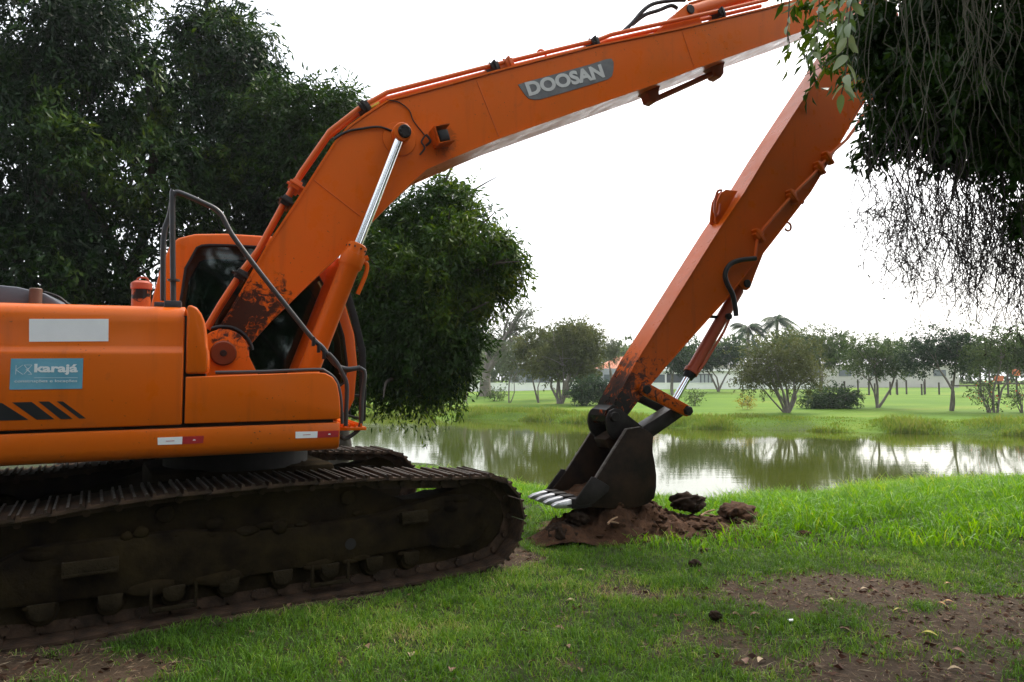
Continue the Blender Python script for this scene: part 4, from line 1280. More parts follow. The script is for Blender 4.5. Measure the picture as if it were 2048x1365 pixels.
for vc in (-1.195, 1.195):
    sgn = -1 if vc < 0 else 1
    bm = B()   # link chain with pins
    for (s, z, an) in shoes:
        Mx = Matrix.Translation((s, vc, z)) @ Matrix.Rotation(-an, 4, 'Y')
        for yy in (-0.085, 0.085):
            add_box(bm, -0.088, 0.088, yy - 0.022, yy + 0.022, 0.004, 0.095, 0.0, Mx)
        p0 = Mx @ Vector((0.092, -0.13, 0.05)); p1 = Mx @ Vector((0.092, 0.13, 0.05))
        add_tube(bm, [p0, p1], 0.026, 8)
    chain = upart("track_chain", bm, M_SHOE)
    for k, (s, z, an) in enumerate(shoes):
        so = bpy.data.objects.new("track_shoe", shoe_me)
        link(so); so.parent = chain
        so.location = (s, vc + random.uniform(-.004, .004), z); so.rotation_euler = (random.uniform(-.008, .008), -an + random.uniform(-.02, .02), 0)
    # roller frame
    bm = B()
    fr = [(-1.62, 0.24), (-1.70, 0.50), (-1.50, 0.60), (-0.6, 0.61), (-0.2, 0.56), (0.5, 0.55), (0.95, 0.58), (1.22, 0.64), (1.42, 0.68), (1.70, 0.66), (1.84, 0.58), (1.88, 0.45), (1.84, 0.30), (1.70, 0.22), (1.45, 0.22), (1.30, 0.27), (0.6, 0.24), (-0.6, 0.22)]
    o_ = vc + sgn * 0.20; i_ = vc - sgn * 0.20
    add_prism(bm, fr, min(o_, i_), max(o_, i_), 0.025, 2)
    frame_o = upart("track_frame", bm, M_MUD)
    pk = []
    for a, b_ in ctl:
        n_ = math.hypot(a - 0.0, b_ - 0.43)
        pk.append((a * 0.955, 0.43 + (b_ - 0.43) * (0.80 if b_ < 0.43 else 0.86)))
    bm = B()   # mud packed inside the loop, with one gap left behind the idler
    add_prism(bm, [q if not (1.0 < q[0] < 1.45 and q[1] > 0.6) else (q[0], 0.66) for q in pk], vc - 0.11, vc + 0.11)
    upart("packed_mud", bm, M_MUD, frame_o)
    for (s0, s1, z0, z1) in ((-1.30, -0.98, 0.37, 0.47), (1.03, 1.26, 0.47, 0.55)):
        bm = B()
        Mx = Matrix.Translation(((s0 + s1) / 2, o_ + sgn * 0.03, (z0 + z1) / 2))
        add_box(bm, -(s1 - s0) / 2, (s1 - s0) / 2, -0.045, 0.045, -0.02, 0.0, 0.004, Mx)
        add_box(bm, -(s1 - s0) / 2, (s1 - s0) / 2, -0.04, 0.0, -0.02, 0.075, 0.004, Mx)
        add_box(bm, -(s1 - s0) / 2, -(s1 - s0) / 2 + 0.012, -0.04, 0.045, -0.019, 0.07, 0.002, Mx)
        upart("step_bracket", bm, M_MUDCAP, frame_o)
    rl_ = np.random.default_rng(5 if sgn < 0 else 6)
    bm = B()
    for _ in range(34):
        s_ = rl_.uniform(-1.6, 1.7); z_ = rl_.choice([rl_.uniform(0.54, 0.64), rl_.uniform(0.21, 0.26)])
        r_ = rl_.uniform(0.02, 0.06)
        tmp = bmesh.new(); bmesh.ops.create_icosphere(tmp, subdivisions=2, radius=1.0)
        for v_ in tmp.verts: v_.co *= 1 + 0.35 * (float(fbm(v_.co.x * 2 + s_ * 9, v_.co.y * 2 + v_.co.z * 2.3 + z_ * 7, 3, 2)) - 0.5) * 2
        join(bm, tmp, Matrix.Translation((s_, o_ - sgn * 0.005, z_)) @ Matrix.Diagonal((r_ * rl_.uniform(1, 3.0), r_ * 0.30, r_ * rl_.uniform(0.6, 1.0), 1)))
    cm = upart("caked_mud", bm, M_MUD, frame_o, 180); cm["kind"] = "stuff"
    bm = B()
    add_cyl(bm, (0.62, o_ - sgn * 0.01, 0.37), (0.62, o_ + sgn * 0.004, 0.37), 0.045, 18)
    upart("access_hole", bm, M_SEAM, frame_o)
    for s in (-1.40, -1.02, -0.64, -0.28, 0.10, 0.46, 0.82, 1.14):
        bm = B()
        add_tube(bm, [(s, vc - 0.17, 0.17), (s, vc - 0.10, 0.17), (s, vc - 0.09, 0.17), (s, vc + 0.09, 0.17), (s, vc + 0.10, 0.17), (s, vc + 0.17, 0.17)], [0.075, 0.10, 0.082, 0.082, 0.10, 0.075], 16)
        rl = upart("track_roller", bm, M_MUD, frame_o)
        bm = B()
        q = [(s + x, 0.185 + z) for x, z in ((-0.075, 0.055), (-0.06, -0.03), (-0.02, -0.052), (0.03, -0.052), (0.065, -0.025), (0.075, 0.055))]
        add_prism(bm, q, min(o_, o_ - sgn * 0.04) + (0 if sgn > 0 else -0.012), max(o_, o_ - sgn * 0.04) + (0.012 if sgn > 0 else 0), 0.01)
        upart("roller_cap", bm, M_MUDCAP, frame_o)
    for s in (-0.64, 0.46):
        bm = B()
        for x in (-0.15, 0.13):
            add_box(bm, s + x, s + x + 0.02, o_ + sgn * 0.0 - 0.02, o_ + 0.02, 0.085, 0.25, 0.004)
        add_box(bm, s - 0.15, s + 0.15, o_ - 0.02, o_ + 0.02, 0.075, 0.105, 0.006)
        upart("track_guard", bm, M_MUDCAP, frame_o)
    for s in (0.62, -0.70):
        bm = B()
        add_cyl(bm, (s, vc - 0.14, 0.725), (s, vc + 0.14, 0.725), 0.062, 16, 0.01)
        add_box(bm, s - 0.04, s + 0.04, vc - 0.04, vc + 0.04, 0.58, 0.70)
        upart("carrier_roller", bm, M_MUD, frame_o)
    bm = B()
    add_tube(bm, [(1.80, vc - 0.10, 0.43), (1.80, vc - 0.095, 0.43), (1.80, vc - 0.045, 0.43), (1.80, vc + 0.045, 0.43), (1.80, vc + 0.095, 0.43), (1.80, vc + 0.10, 0.43)], [0.25, 0.275, 0.28, 0.28, 0.275, 0.25], 32)
    add_cyl(bm, (1.80, vc - 0.2, 0.43), (1.80, vc + 0.2, 0.43), 0.09, 18, 0.01)
    upart("idler_wheel", bm, M_MUD, frame_o)
    bm = B()
    sp = []
    for k in range(44):
        a = 2 * math.pi * k / 44
        r = 0.30 if k % 2 else 0.262
        sp.append((-1.85 + r * math.cos(a), 0.425 + r * math.sin(a)))
    add_prism(bm, sp, vc - 0.035, vc + 0.035)
    add_cyl(bm, (-1.85, vc - 0.22, 0.425), (-1.85, vc + 0.22, 0.425), 0.20, 24, 0.02)
    upart("drive_sprocket", bm, M_MUD, frame_o)

# ------------------------------------------------------------------ dug earth by the bucket
M_EARTH = mat_simple("red_brown_dug_earth", (0.080, 0.040, 0.021), 0.95, 0, 0.5, 11, 1.0, spec=0.1, col2=(0.028, 0.015, 0.009))
M_CLOD = mat_simple("dark_rooty_clod", (0.034, 0.021, 0.013), 0.95, 0, 0.5, 14, 0.9, spec=0.1, col2=(0.016, 0.010, 0.007))
M_ROOT = mat_simple("pale_root", (0.38, 0.24, 0.14), 0.8, 0, 0.3, 20, 0.2)

def rock_mesh(rx, ry, rz, seed, rough=0.35, sub=4, freq=2.2):
    bm = B()
    bmesh.ops.create_icosphere(bm, subdivisions=sub, radius=1.0)
    r = np.random.default_rng(seed)
    off = r.uniform(0, 50, 3)
    for v in bm.verts:
        p = v.co
        n = fbm(p.x * freq + off[0] + p.z * 1.7, p.y * freq + off[1] - p.z * 1.3, seed, 5)
        n2 = fbm(p.x * freq * 4 + off[1] + p.z * 5, p.y * freq * 4 + off[2] + p.z * 3, seed + 5, 3)
        f = 1 + rough * (float(n) - 0.5) * 2 + rough * 0.45 * (float(n2) - 0.5) * 2
        v.co = Vector((p.x * rx * f, p.y * ry * f, p.z * rz * f))
    return finish(bm, 180)

# heap: an uneven ridge of soil under and in front of the bucket
hx = np.arange(0.15, 3.15, 0.03); hy = np.arange(6.9, 8.6, 0.03)
HX, HY = np.meshgrid(hx, hy)
def heap_h(x, y):
    z = np.zeros_like(x)
    for cx, cy, rx, ry, a in ((0.55, 7.15, 0.30, 0.26, 0.26), (1.0, 7.45, 0.45, 0.30, 0.27), (1.55, 7.60, 0.50, 0.34, 0.24), (2.1, 7.75, 0.42, 0.34, 0.17), (2.55, 7.85, 0.34, 0.30, 0.15), (1.4, 8.0, 0.8, 0.4, 0.20), (0.98, 7.55, 0.50, 0.40, 0.47), (1.42, 7.72, 0.36, 0.34, 0.44), (0.62, 7.38, 0.26, 0.28, 0.36)):
        z = np.maximum(z, a * np.exp(-(((x - cx) / rx) ** 2 + ((y - cy) / ry) ** 2) ** 1.5))
    n = fbm(x * 3.5, y * 3.5, 21, 5)
    n2 = fbm(x * 14, y * 14, 22, 3)
    n3 = np.abs(fbm(x * 7, y * 7, 23, 4) - 0.5) * 2
    z = z * 0.66
    return z * (0.45 + 0.9 * n) + np.clip(z * 6, 0, 1) * ((n2 - 0.5) * 0.10 + (0.25 - n3) * 0.12)
HH = heap_h(HX, HY)
HZ = ground_height(HX, HY) + np.where(HH > 0.012, HH, -0.08)
heap_me = grid_mesh("heap", HX, HY, HZ, {})
tag(mesh_obj("dirt_heap", heap_me, M_EARTH), "low ridge of freshly dug red brown earth under the bucket", "dirt heap")
def clod(x, y, z, rx, ry, rz, seed, label, mat=M_CLOD, **kw):
    o = mesh_obj("dirt_clod", rock_mesh(rx, ry, rz, seed, **kw), mat, None, (x, y, z), (0, 0, seed))
    return tag(o, label, "dirt clod", "clods of dug earth")
clod(2.04, 7.98, 0.26, 0.19, 0.15, 0.10, 3, "large dark rooty clod on top of the dirt ridge right of the bucket", rough=0.45)
clod(2.62, 7.95, 0.14, 0.24, 0.18, 0.10, 4, "broad reddish lump at the right end of the dirt ridge", M_EARTH, rough=0.5)
clod(0.52, 7.14, 0.09, 0.21, 0.17, 0.11, 5, "dark clump of torn turf below the bucket teeth", rough=0.5)
clod(0.68, 7.25, 0.22, 0.13, 0.12, 0.08, 8, "small lump of soil directly under the nearest bucket tooth", rough=0.5)
clod(1.62, 6.15, 0.04, 0.055, 0.05, 0.04, 6, "little brown clod on the grass in front of the dirt ridge")
clod(1.42, 4.86, 0.03, 0.045, 0.04, 0.035, 7, "round brown clod on the lawn beside pinkish dry leaves")
bm = B()
rc = np.random.default_rng(15)
for _ in range(300):
    x = rc.normal(1.6, 0.75); y = rc.normal(7.55, 0.36); r = abs(rc.normal(0.010, 0.013)) + 0.004
    if y < 6.6 or y > 8.7: continue
    tmp = bmesh.new(); bmesh.ops.create_icosphere(tmp, subdivisions=1, radius=1.0)
    for v_ in tmp.verts: v_.co *= rc.uniform(0.5, 1.4)
    hh_ = float(heap_h(np.array([x]), np.array([y]))[0])
    join(bm, tmp, Matrix.Translation((x, y, float(ground_height(x, y)) + max(hh_, 0) + r * 0.3)) @ Matrix.Diagonal((r * rc.uniform(1, 1.6), r * 1.2, r, 1)))
cr = mesh_obj("earth_crumbs", finish(bm, 20), M_EARTH)
tag(cr, "loose crumbs of dug earth scattered round the dirt ridge", None, None, "stuff")
# soil lying in the bucket mouth
sx = np.linspace(3.30, 4.15, 40); sy = np.linspace(-0.34, 0.27, 30)
SX, SY = np.meshgrid(sx, sy)
SZ = 0.385 + 0.16 * np.clip((SX - 3.35) / 0.6, 0, 1) + (fbm(SX * 9, SY * 9, 31) - 0.5) * 0.09
bs = mesh_obj("soil_load", grid_mesh("soil_load", SX, SY, SZ, {}), M_EARTH, BK)
bs["label"] = "reddish loose soil lying in the bucket"
for (x, y, z, s, a) in ((0.98, 7.08, 0.20, 0.9, 0.5), (2.05, 7.50, 0.20, 1.2, 0.3)):
    bm = B()
    add_tube(bm, smooth_path([(0, 0, 0), (0.05 * s, 0.02, 0.02), (0.10 * s, 0.01, 0.045), (0.16 * s, 0.03, 0.05)]), [0.012] * 6 + [0.012] * 6 + [0.008] * 7, 6)
    add_tube(bm, smooth_path([(0.04 * s, 0.0, 0.02), (0.10 * s, -0.03, 0.01), (0.13 * s, -0.03, 0.0)]), [0.008] * 6 + [0.005] * 7, 6)
    o = mesh_obj("torn_root", finish(bm), M_ROOT, None, (x, y, z), (0, 0, a))
    tag(o, "pale forked root sticking out of dirt below the bucket" if s < 1 else "pale root on the dirt ridge below the large clod", "root", "torn roots in the dug earth")

# ------------------------------------------------------------------ foliage
def crown_from_lobes(lobes, n_cl, per, leaf_l, leaf_w, droop=0.6, twig=0.35, shell=0.35, inner=0.15, jitter=0.1):
    """leafy twigs through a set of ellipsoid lobes, densest near their skin, hanging at the tips"""
    lob = np.array(lobes, float)
    vol = (lob[:, 3] * lob[:, 4] * lob[:, 5]) ** (2 / 3)
    idx = RNG.choice(len(lob), n_cl, p=vol / vol.sum())
    d = sph(n_cl)
    r = np.where(RNG.random(n_cl) < inner, RNG.random(n_cl) ** 0.5, 1 - shell * RNG.random(n_cl) ** 1.5)
    r = r * (1 + jitter * RNG.normal(size=n_cl))
    lumps = 0.66 + 0.68 * fbm(d[:, 0] * 2.2 + idx * 7.1, d[:, 2] * 2.2 + d[:, 1] * 1.5 + idx * 3.3, 41, 3)
    C = lob[idx, :3] + d * lob[idx, 3:6] * (r * lumps)[:, None]
    out = unit(d + 0.5 * RNG.normal(size=(n_cl, 3)))
    tw = unit(out * (1 - droop) + np.array([0, 0, -1.0]) * droop + 0.25 * RNG.normal(size=(n_cl, 3)))
    t = RNG.random((n_cl, per))
    P = C[:, None, :] + tw[:, None, :] * (t * twig)[:, :, None] + RNG.normal(size=(n_cl, per, 3)) * twig * 0.10
    D = tw[:, None, :] * 0.8 + RNG.normal(size=(n_cl, per, 3)) * 0.6 + np.array([0, 0, -0.35 * droop])
    n = n_cl * per
    low = np.clip((fbm(C[:, 0] * 1.1 + C[:, 1] * 0.6, C[:, 2] * 1.3 + C[:, 1] * 0.4, 55, 3) - 0.5) * 3.0 + 0.44, 0, 1)
    cl_r = np.repeat(0.6 * low + 0.4 * RNG.random(n_cl), per)
    rnd = np.clip(0.72 * cl_r + 0.28 * RNG.random(n), 0, 1)
    L = leaf_l * RNG.uniform(0.65, 1.25, n); W = leaf_w * RNG.uniform(0.7, 1.2, n)
    return leaf_mesh(P.reshape(-1, 3), D.reshape(-1, 3), L, W, rnd)

def crown_obj(name, data, mat, parent, origin):
    V, F, S, rnd = data
    me = big_mesh(name, V - np.array(origin), F, S, rnd)
    return mesh_obj(name, me, mat, parent)

def trunk_obj(bm, mat, parent, name="trunk"):
    return mesh_obj(name, finish(bm, 60), mat, parent)

def limb(bm, a, b, r0, r1, wig=0.12, n=7, seg=8):
    a = Vector(a); b = Vector(b)
    L = (b - a).length
    ctl_ = [a]
    for t in (0.33, 0.66):
        ctl_.append(a.lerp(b, t) + Vector((random.gauss(0, 1), random.gauss(0, 1), random.gauss(0, 0.4))) * wig * L * 0.13 + Vector((0, 0, 1)) * L * 0.05)
    ctl_.append(b)
    pts = smooth_path(ctl_, max(2, n // 3))
    rad = [r0 + (r1 - r0) * i / (len(pts) - 1) for i in range(len(pts))]
    add_tube(bm, pts, rad, seg, caps=False)
    return pts

DARKLEAF = [(0.0, (0.003, 0.010, 0.003)), (0.45, (0.007, 0.024, 0.005)), (0.72, (0.024, 0.060, 0.009)), (1.0, (0.090, 0.140, 0.016))]
M_LEAF_DARK = mat_leaf("dark_glossy_leaf", DARKLEAF, 0.28, 0.40, 0.13)
M_LEAF_MID = mat_leaf("mid_green_leaf", [(0.0, (0.006, 0.020, 0.003)), (0.5, (0.020, 0.054, 0.006)), (0.8, (0.062, 0.116, 0.011)), (1.0, (0.15, 0.20, 0.022))], 0.34, 0.40, 0.13)
M_LEAF_NEAR = mat_leaf("broad_fresh_leaf", [(0.0, (0.040, 0.085, 0.020)), (0.5, (0.085, 0.150, 0.040)), (1.0, (0.22, 0.27, 0.13))], 0.35, 0.34, 0.5)

def big_tree(name, label, base, lobes, n_cl, per, leaf, mat, trunk_r, droop, twig=0.4, extra=None):
    root = empty(name, base)
    tag(root, label, "tree")
    rel = [(l[0] - base[0], l[1] - base[1], l[2] - base[2]) for l in lobes]
    bm = B()
    hi = max(rel, key=lambda q: q[2])
    fork = Vector((0.1, 0.0, min(1.6, hi[2] * 0.3)))
    limb(bm, (0, 0, -0.1), fork, trunk_r, trunk_r * 0.8, 0.3, 5, 12)
    for q in rel:
        limb(bm, fork, q, trunk_r * 0.5, 0.02, 0.5, 8, 7)
        for _ in range(4):
            e = Vector(q) + Vector((random.gauss(0, .5), random.gauss(0, .4), random.gauss(0, .5)))
            limb(bm, Vector(q) * 0.8 + fork * 0.2, e, 0.05, 0.008, 0.4, 5, 5)
    trunk_obj(bm, M_BARKDARK, root)
    parts = [crown_from_lobes(lobes, n_cl, per, leaf[0], leaf[1], droop, twig)]
    if extra: parts.append(extra)
    V = np.concatenate([p[0] for p in parts]); k = 0
    F = []
    for p in parts:
        F.append(p[1] + k); k += len(p[0])
    data = (V, np.concatenate(F), np.concatenate([p[2] for p in parts]), np.concatenate([p[3] for p in parts]))
    crown_obj("crown", data, mat, root, base)
    return root

T1 = [(-9.44, 13.0, 8.52, 1.81, 1.29, 1.43), (-8.44, 13.5, 7.64, 1.58, 1.34, 1.48), (-8.97, 12.5, 5.67, 1.37, 1.24, 1.37), (-7.78, 13.5, 5.99, 1.48, 1.07, 1.19), (-8.72, 12.5, 3.89, 1.37, 0.99, 1.1), (-7.72, 13.5, 4.06, 1.48, 0.98, 1.09), (-8.94, 14.0, 10.14, 1.13, 0.83, 0.92),
      (-8.9, 13.0, 2.3, 1.5, 1.0, 1.0), (-7.4, 13.6, 2.4, 1.5, 1.0, 1.0), (-10.6, 13.0, 6.0, 1.5, 1.2, 2.2), (-10.3, 13.0, 3.0, 1.5, 1.2, 1.8)]
T2 = [(-6.69, 15.5, 9.12, 1.08, 0.97, 1.25), (-7.05, 15.5, 9.84, 0.91, 0.72, 0.79), (-6.09, 15.5, 8.28, 0.91, 0.82, 1.02), (-6.99, 15.0, 7.27, 1.21, 1.09, 1.21), (-6.5, 15.0, 5.68, 1.21, 1.09, 1.21), (-5.52, 15.0, 6.47, 0.99, 0.89, 1.21), (-4.87, 15.5, 5.0, 1.14, 1.02, 1.25),
      (-6.0, 15.3, 3.9, 1.4, 1.0, 1.3), (-4.7, 15.5, 3.2, 1.3, 1.0, 1.3), (-5.9, 15.3, 2.0, 1.5, 1.0, 1.1)]
T3 = [(-4.16, 14.5, 7.3, 0.8, 0.72, 0.8), (-3.63, 14.5, 7.75, 0.37, 0.33, 0.48), (-4.58, 14.5, 6.64, 0.85, 0.76, 1.06), (-3.93, 14.5, 6.31, 0.96, 0.86, 0.96), (-5.04, 14.5, 7.75, 0.53, 0.48, 0.53),
      (-3.9, 14.5, 5.0, 1.0, 0.9, 1.1), (-3.7, 14.4, 3.6, 1.0, 0.9, 1.1), (-3.8, 14.3, 2.2, 1.0, 0.8, 1.0)]
T4 = [(-1.55, 13.6, 5.0, 0.8, 0.63, 0.7), (-1.2, 13.6, 5.46, 0.3, 0.27, 0.4), (-0.76, 13.0, 4.27, 0.69, 0.58, 0.65), (-0.23, 13.0, 4.17, 0.32, 0.29, 0.38), (-0.12, 13.0, 3.73, 0.27, 0.22, 0.25), (-1.67, 13.0, 3.59, 1.19, 0.86, 0.95), (-0.76, 13.0, 3.49, 0.57, 0.43, 0.48), (-1.66, 12.6, 2.51, 0.92, 0.66, 0.74), (-1.12, 12.8, 2.52, 0.49, 0.44, 0.58), (-2.34, 13.0, 3.2, 0.86, 0.77, 1.14), (-2.19, 12.8, 1.96, 0.56, 0.42, 0.47), (-1.3, 12.8, 1.91, 0.39, 0.32, 0.36), (-1.03, 12.9, 2.05, 0.26, 0.24, 0.33), (-1.71, 12.7, 1.81, 0.47, 0.27, 0.3), (-2.52, 13.0, 2.25, 0.43, 0.39, 0.67), (-1.94, 13.5, 4.57, 0.69, 0.62, 0.79)]
big_tree("weeping_tree", "tallest dense dark tree at the left edge behind the engine housing", (-8.6, 13.4, float(ground_height(-8.6, 13.4))), T1, 7200, 12, (0.17, 0.052), M_LEAF_DARK, 0.30, 0.55)
big_tree("weeping_tree", "dark leafy tree with a high rounded top behind the cab roof", (-6.2, 15.4, float(ground_height(-6.2, 15.4))), T2, 5600, 12, (0.17, 0.052), M_LEAF_DARK, 0.26, 0.55)
big_tree("weeping_tree", "slim tree whose pointed top rises left of the boom bend", (-4.1, 14.5, float(ground_height(-4.1, 14.5))), T3, 3600, 12, (0.16, 0.048), M_LEAF_MID, 0.20, 0.55)
# loose strands hanging from the low side of the fourth tree
ns = 260
sxp = RNG.uniform(-2.6, -0.85, ns); top_z = RNG.uniform(1.35, 2.1, ns)
Ls = RNG.uniform(0.3, 1.0, ns) * np.where(RNG.random(ns) < 0.3, 1.0, 0.7)
tt = RNG.random((ns, 14))
PX = sxp[:, None] + RNG.normal(size=(ns, 14)) * 0.025
PZ = top_z[:, None] - tt * Ls[:, None]
PY = (12.7 + RNG.normal(size=ns) * 0.25)[:, None] + RNG.normal(size=(ns, 14)) * 0.03
PS = np.stack([PX, PY, PZ], 2).reshape(-1, 3)
DS = RNG.normal(size=PS.shape) * 0.5 + np.array([0, 0, -0.9])
strands = leaf_mesh(PS, DS, RNG.uniform(0.06, 0.12, len(PS)), RNG.uniform(0.02, 0.04, len(PS)), RNG.random(len(PS)))
big_tree("weeping_tree", "rounded weeping tree hanging towards the water beside the boom cylinder", (-3.5, 13.6, float(ground_height(-3.5, 13.6))), T4, 6000, 12, (0.145, 0.042), M_LEAF_MID, 0.20, 0.62, 0.42, strands)

# unseen trees added behind and beside the viewpoint to cut low sky light
for k, (bx, by, lab) in enumerate(((-6.5, -5.0, "unseen bushy tree added for shade behind the viewpoint on the left"), (0.5, -7.0, "unseen bushy tree added for shade straight behind the viewpoint"), (7.0, -5.5, "unseen bushy tree added for shade behind the viewpoint on the right"), (-11.5, 1.0, "bushy tree beside the machine's rear, outside the view"), (13.0, 4.5, "unseen bushy tree added on the near bank to darken the right side"), (15.8, 9.0, "unseen bushy tree added by the water to darken the right side"))):
    g0 = float(ground_height(bx, by))
    lb = [(bx + RNG.uniform(-2.2, 2.2), by + RNG.uniform(-1.2, 1.2), RNG.uniform(1.2, 10.0), RNG.uniform(1.6, 2.5), 1.5, RNG.uniform(1.4, 2.2)) for _ in range(15)]
    big_tree("unseen_tree", lab, (bx, by, g0), lb, 2200, 9, (0.40, 0.18), M_LEAF_DARK, 0.25, 0.4)

# ------------------------------------------------------------------ overhanging tree at the right
RB = (5.9, 5.6, float(ground_height(5.9, 5.6)))
RT = empty("overhanging_tree", RB)
tag(RT, "near tree with hanging twigs and leaves at the upper right corner", "tree")
RL = [(3.42, 5.5, 4.53, 0.48, 0.4, 0.44), (3.48, 5.0, 4.07, 0.4, 0.36, 0.4), (3.5, 5.6, 3.95, 0.31, 0.22, 0.25), (3.78, 5.4, 3.73, 0.24, 0.21, 0.24), (3.76, 5.0, 3.5, 0.18, 0.16, 0.29), (3.79, 5.0, 3.01, 0.08, 0.07, 0.18), (3.37, 6.0, 4.14, 0.15, 0.14, 0.24), (3.34, 6.2, 3.89, 0.1, 0.09, 0.14), (3.66, 5.6, 3.63, 0.18, 0.09, 0.1), (4.0, 5.2, 4.05, 0.34, 0.31, 0.46), (3.34, 5.8, 4.5, 0.21, 0.19, 0.3), (3.07, 5.6, 4.71, 0.18, 0.17, 0.21)]
RL2 = [(4.6, 5.2, 5.2, 1.3, 1.2, 1.0), (5.6, 4.6, 5.4, 1.6, 1.6, 1.3), (4.4, 6.6, 5.9, 1.4, 1.3, 1.0), (6.4, 6.4, 5.6, 1.8, 1.8, 1.4), (4.6, 3.6, 5.6, 1.3, 1.3, 0.9), (5.4, 5.4, 6.8, 1.8, 1.8, 1.2), (3.2, 4.2, 6.2, 1.2, 1.2, 0.7)]
p1 = crown_from_lobes(RL, 1800, 11, 0.095, 0.034, 0.7, 0.22, shell=0.5, inner=0.4, jitter=0.2)
p2 = crown_from_lobes(RL2, 3200, 10, 0.16, 0.055, 0.5, 0.4)
V = np.concatenate([p1[0], p2[0]]); F = np.concatenate([p1[1], p2[1] + len(p1[0])])
crown_obj("crown", (V, F, np.concatenate([p1[2], p2[2]]), np.concatenate([p1[3], p2[3]])), M_LEAF_MID, RT, RB)
bm = B()
f0 = Vector((0, 0, 2.6))
limb(bm, (0, 0, -0.1), f0, 0.26, 0.2, 0.4, 6, 14)
for l in RL[:5] + RL[9:] + RL2:
    limb(bm, f0, (l[0] - RB[0], l[1] - RB[1], l[2] - RB[2]), 0.10, 0.012, 0.6, 9, 7)
trunk_obj(bm, M_BARK, RT)

def strand_mesh(strands, rads, nside=3):
    V = []; F = []; k = 0
    for P, r in zip(strands, rads):
        P = np.asarray(P); n = len(P)
        d = np.gradient(P, axis=0); d = unit(d)
        ref = np.array([0.3, 0.9, 0.2]); s = unit(np.cross(d, ref)); u = np.cross(d, s)
        rr = r * np.linspace(1, 0.55, n)[:, None]
        rings = np.stack([P + rr * (s * math.cos(2 * math.pi * j / nside) + u * math.sin(2 * math.pi * j / nside)) for j in range(nside)], 1)
        V.append(rings.reshape(-1, 3))
        i = np.arange(n - 1)[:, None] * nside; j = np.arange(nside)[None, :]; j2 = (j + 1) % nside
        q = np.stack([i + j, i + j2, i + nside + j2, i + nside + j], 2).reshape(-1, 4) + k
        F.append(q); k += n * nside
    V = np.concatenate(V); F = np.concatenate(F)
    return V, F.ravel(), np.full(len(F), 4)

def hang(x, y, z0, z1, wig, n=12, curl=0.0):
    t = np.linspace(0, 1, n)
    ph = RNG.uniform(0, 6.28, 2); fr = RNG.uniform(0.6, 2.2, 2)
    w = np.cumsum(RNG.normal(size=(n, 2)), 0) * wig * 0.35
    X = x + w[:, 0] + wig * np.sin(fr[0] * 6.28 * t + ph[0]) * t + curl * t * t
    Yy = y + w[:, 1] + wig * np.sin(fr[1] * 6.28 * t + ph[1]) * t
    return np.stack([X, Yy, z0 + (z1 - z0) * t], 1)

# thin dead twig curtain
st = []; rd = []
for i in range(250):
    y = RNG.uniform(4.9, 6.0)
    fx = RNG.beta(1.7, 1.25)
    x = (0.515 + 0.26 * fx) * y
    z0 = 1.67 + y * RNG.uniform(0.24, 0.46)
    z1 = 1.67 + y * (0.045 + 0.12 * RNG.random() ** 1.2 + 0.10 * (1 - fx))
    P = hang(x, y, z0, z1, 0.07, 14)
    st.append(P); rd.append(RNG.uniform(0.0030, 0.0050))
    for _ in range(RNG.integers(3, 7)):
        k = RNG.integers(4, 14); a = P[k]
        dirv = unit(RNG.normal(size=(1, 3)) * np.array([1, 0.8, 0.6]) + np.array([[0, 0, -0.45]]))[0]
        L = RNG.uniform(0.06, 0.30)
        t = np.linspace(0, 1, 5)[:, None]
        q = a + dirv * L * t + np.array([0, 0, -1]) * L * 0.35 * t ** 2 + np.cumsum(RNG.normal(size=(5, 3)), 0) * 0.014
        st.append(q); rd.append(RNG.uniform(0.0022, 0.0034))
V, F, S = strand_mesh(st, rd)
M_DEADTWIG = mat_simple("dead_twig", (0.045, 0.034, 0.030), 0.9, 0, 0.4, 20, 0.2)
tw = mesh_obj("dead_twigs", big_mesh("dead_twigs", V - np.array(RB), F, S), M_DEADTWIG, RT)
tw["kind"] = "stuff"; tw["label"] = "thin tangled bare twigs hanging like a curtain"
# small dry leaf scraps caught in the twigs
idx = RNG.integers(0, len(st), 1500)
PP = np.array([st[i][RNG.integers(0, len(st[i]))] for i in idx])
LV, LF, LS, lr = leaf_mesh(PP, RNG.normal(size=PP.shape) + np.array([0, 0, -0.6]), RNG.uniform(0.015, 0.045, len(PP)), RNG.uniform(0.006, 0.016, len(PP)), RNG.random(len(PP)))
M_DRYLEAF = mat_leaf("dry_leaf_scrap", [(0.0, (0.020, 0.014, 0.012)), (0.6, (0.05, 0.034, 0.026)), (1.0, (0.09, 0.07, 0.04))], 0.2, 0.7)
dl = mesh_obj("dry_leaves", big_mesh("dry_leaves", LV - np.array(RB), LF, LS, lr), M_DRYLEAF, RT)
dl["kind"] = "stuff"
# paler hanging stems in front
st = []; rd = []
for i in range(52):
    y = RNG.uniform(3.9, 4.8)
    x = (0.50 + 0.27 * RNG.random() ** 0.8) * y
    z0 = 1.67 + y * 0.62
    z1 = 1.67 + y * RNG.uniform(0.28, 0.50)
    st.append(hang(x, y, z0, z1, 0.035, 14, RNG.normal() * 0.22)); rd.append(RNG.uniform(0.0016, 0.004))
V, F, S = strand_mesh(st, rd, 5)
M_STEM = mat_simple("olive_grey_stem", (0.080, 0.074, 0.042), 0.75, 0, 0.4, 12, 0.1)
ps = mesh_obj("hanging_stems", big_mesh("hanging_stems", V - np.array(RB), F, S), M_STEM, RT)
ps["kind"] = "stuff"; ps["label"] = "paler thin stems dangling in front of the dark leaves"

